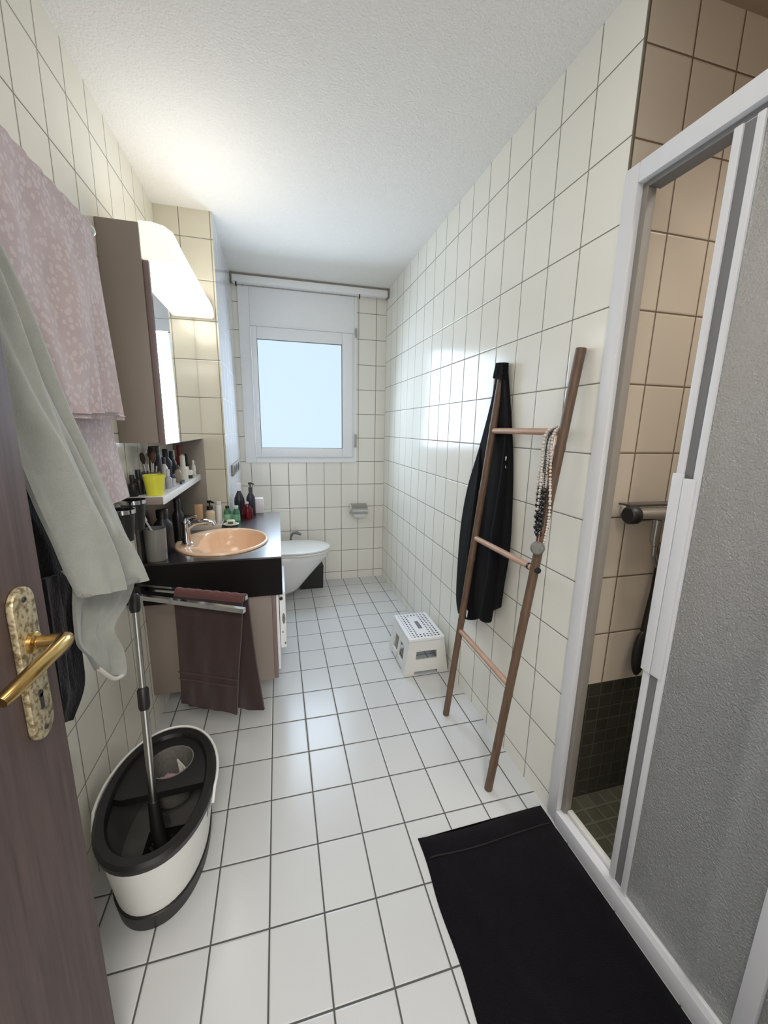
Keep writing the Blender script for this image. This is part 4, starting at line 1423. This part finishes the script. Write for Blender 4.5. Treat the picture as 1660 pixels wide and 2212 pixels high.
# shelf items
SZ = 1.0812
MT['yel'] = plain('yellow_plastic', (222, 218, 70), .35, noise=.03)
t = thing('yellow_cup', 'bright yellow cup at the near end of the cosmetics shelf', 'cup', (-.420, -.108, SZ))
part('cup', MB().lathe(pot(.030, .040, .082), (-.420, -.108, SZ), 32), 'yel', t)
cup2 = (-.455, -.02)
t = thing('brush_pot', 'dark grey pot of makeup brushes behind the yellow cup', 'pot', (cup2[0], cup2[1], SZ))
part('pot', MB().lathe(pot(.032, .036, .085), (cup2[0], cup2[1], SZ), 26), cm((74, 72, 74)), t)
for k, (dx, dy, hh, cc, w) in enumerate(((-.016, -.008, .165, (60, 46, 40), .010), (.002, .014, .185, (52, 40, 38), .013), (.014, -.010, .170, (84, 62, 52), .011), (.018, .012, .150, (30, 28, 40), .009), (-.010, .016, .16, (150, 140, 120), .006))):
    b_x, b_y = cup2[0] + dx * .5, cup2[1] + dy * .5
    t = thing('makeup_brush', ('makeup brush with dark bristles at the left of the brush pot', 'tallest makeup brush in the brush pot', 'brown bristled makeup brush leaning right in the brush pot', 'navy tipped makeup brush lowest in the brush pot', 'pale thin brush at the back of the brush pot')[k], 'brush', (b_x, b_y, SZ + .01), 'brushes in the pot')
    e = (cup2[0] + dx * 1.5, cup2[1] + dy * 1.5, SZ + hh)
    part('handle', MB().tube([(b_x, b_y, SZ + .008), tuple(Vector((b_x, b_y, SZ + .008)).lerp(Vector(e), .72))], .003, 8), cm((190, 186, 180), .3, .5), t)
    part('bristles', MB().tube([tuple(Vector((b_x, b_y, SZ + .008)).lerp(Vector(e), q)) for q in (.70, .82, .95, 1.0)], [.004, w, w * .9, w * .3], 10), cm(cc, .9), t)
items = [
    ('nail_polish', 'black capped small bottle at the near wall end of the shelf', 'bottle', -.490, -.135, .017, .085, (24, 22, 24), (16, 16, 18), .03),
    ('perfume_bottle', 'black round bottle beside the near wall end of the shelf', 'bottle', -.482, -.085, .020, .10, (30, 27, 28), (20, 20, 22), .03),
    ('deodorant', 'dark can with grey top between the yellow cup and the wall', 'can', -.470, -.130 + .075, .015, .075, (52, 50, 54), (110, 108, 110), .02),
    ('hair_spray', 'tall brown black can behind the brush pot', 'can', -.470, .115, .026, .185, (52, 44, 38), (40, 38, 34), .03),
    ('perfume_bottle', 'silver topped clear bottle in front of the tall brown can', 'bottle', -.412, .075, .014, .085, (176, 176, 184), (206, 206, 210), .03),
    ('lipstick', 'short silver lipstick near the front edge of the shelf', 'lipstick', -.402, .120, .009, .06, (196, 196, 204), (70, 66, 84), .02),
    ('face_cream', 'white tube standing right of the tall brown can', 'tube', -.455, .19, .017, .13, (226, 226, 226), (40, 42, 50), .03),
    ('lotion_bottle', 'dark navy bottle in the middle of the shelf', 'bottle', -.462, .265, .026, .165, (32, 34, 50), (24, 26, 40), .035),
    ('lotion_bottle', 'black square shouldered bottle right of the navy bottle', 'bottle', -.455, .335, .024, .15, (22, 22, 26), (18, 18, 20), .03),
    ('foundation_bottle', 'taupe bottle in front of the navy bottle', 'bottle', -.420, .285, .017, .085, (150, 138, 122), (64, 54, 46), .02),
    ('white_cone_bottle', 'white cone shaped bottle on the front of the shelf', 'bottle', -.415, .385, .023, .125, (222, 218, 206), (228, 226, 220), .05),
    ('serum_bottle', 'amber serum bottle behind the white jar', 'bottle', -.470, .435, .018, .15, (150, 92, 52), (216, 204, 186), .05),
    ('red_bottle', 'red bottle at the far end of the shelf', 'bottle', -.462, .545, .022, .17, (140, 34, 40), (120, 28, 36), .05),
    ('pink_tube', 'pale pink tube beside the red bottle on the shelf', 'tube', -.440, .505, .014, .125, (212, 176, 172), (222, 198, 196), .02),
    ('white_vial', 'white vial at the far right end of the shelf', 'bottle', -.405, .600, .012, .085, (226, 226, 220), (232, 232, 228), .02),
    ('mascara', 'black mascara tube by the grey side panel at the far end of the shelf', 'mascara', -.440, .610, .010, .12, (26, 26, 28), (40, 40, 44), .05),
]
for nm, lb, ct, x, y, r, h, c1, c2, ch in items:
    tall = nm in ('hair_spray', 'lipstick', 'deodorant')
    bottle(nm, lb, ct, x, y, SZ, r, h, c1, c2, ch, r * (.9 if tall else .55), .86 if tall else .72, group='cosmetics on the shelf')
t = thing('cream_jar', 'white cream jar on a black base near the far end of the shelf', 'jar', (-.415, .510, SZ))
part('base', MB().lathe([(0, 0), (.028, 0), (.028, .018), (0, .018)], (-.412, .455, SZ), 26), cm((30, 30, 30)), t)
part('jar', MB().lathe([(0, .018), (.030, .018), (.032, .036), (.026, .044), (.012, .046), (.012, .062), (0, .063)], (-.412, .455, SZ), 26), cm((220, 218, 214)), t)
for k, (x, y, c, lb) in enumerate(((-.392, .225, (60, 44, 44), 'small dark hair clip on the front of the shelf'), (-.394, .270, (44, 40, 44), 'black hair clip just beyond the small dark clip on the shelf'))):
    m2_ = MB().box((x - .006, y - .018, SZ), (x + .006, y + .018, SZ + .007), .003)
    m2_.box((x - .004, y - .012, SZ + .007), (x + .004, y + .014, SZ + .012), .002)
    tag(m2_.build('hair_clip', cm(c), None, True, (x, y, SZ)), lb, 'hair clip', 'hair clips on the shelf')
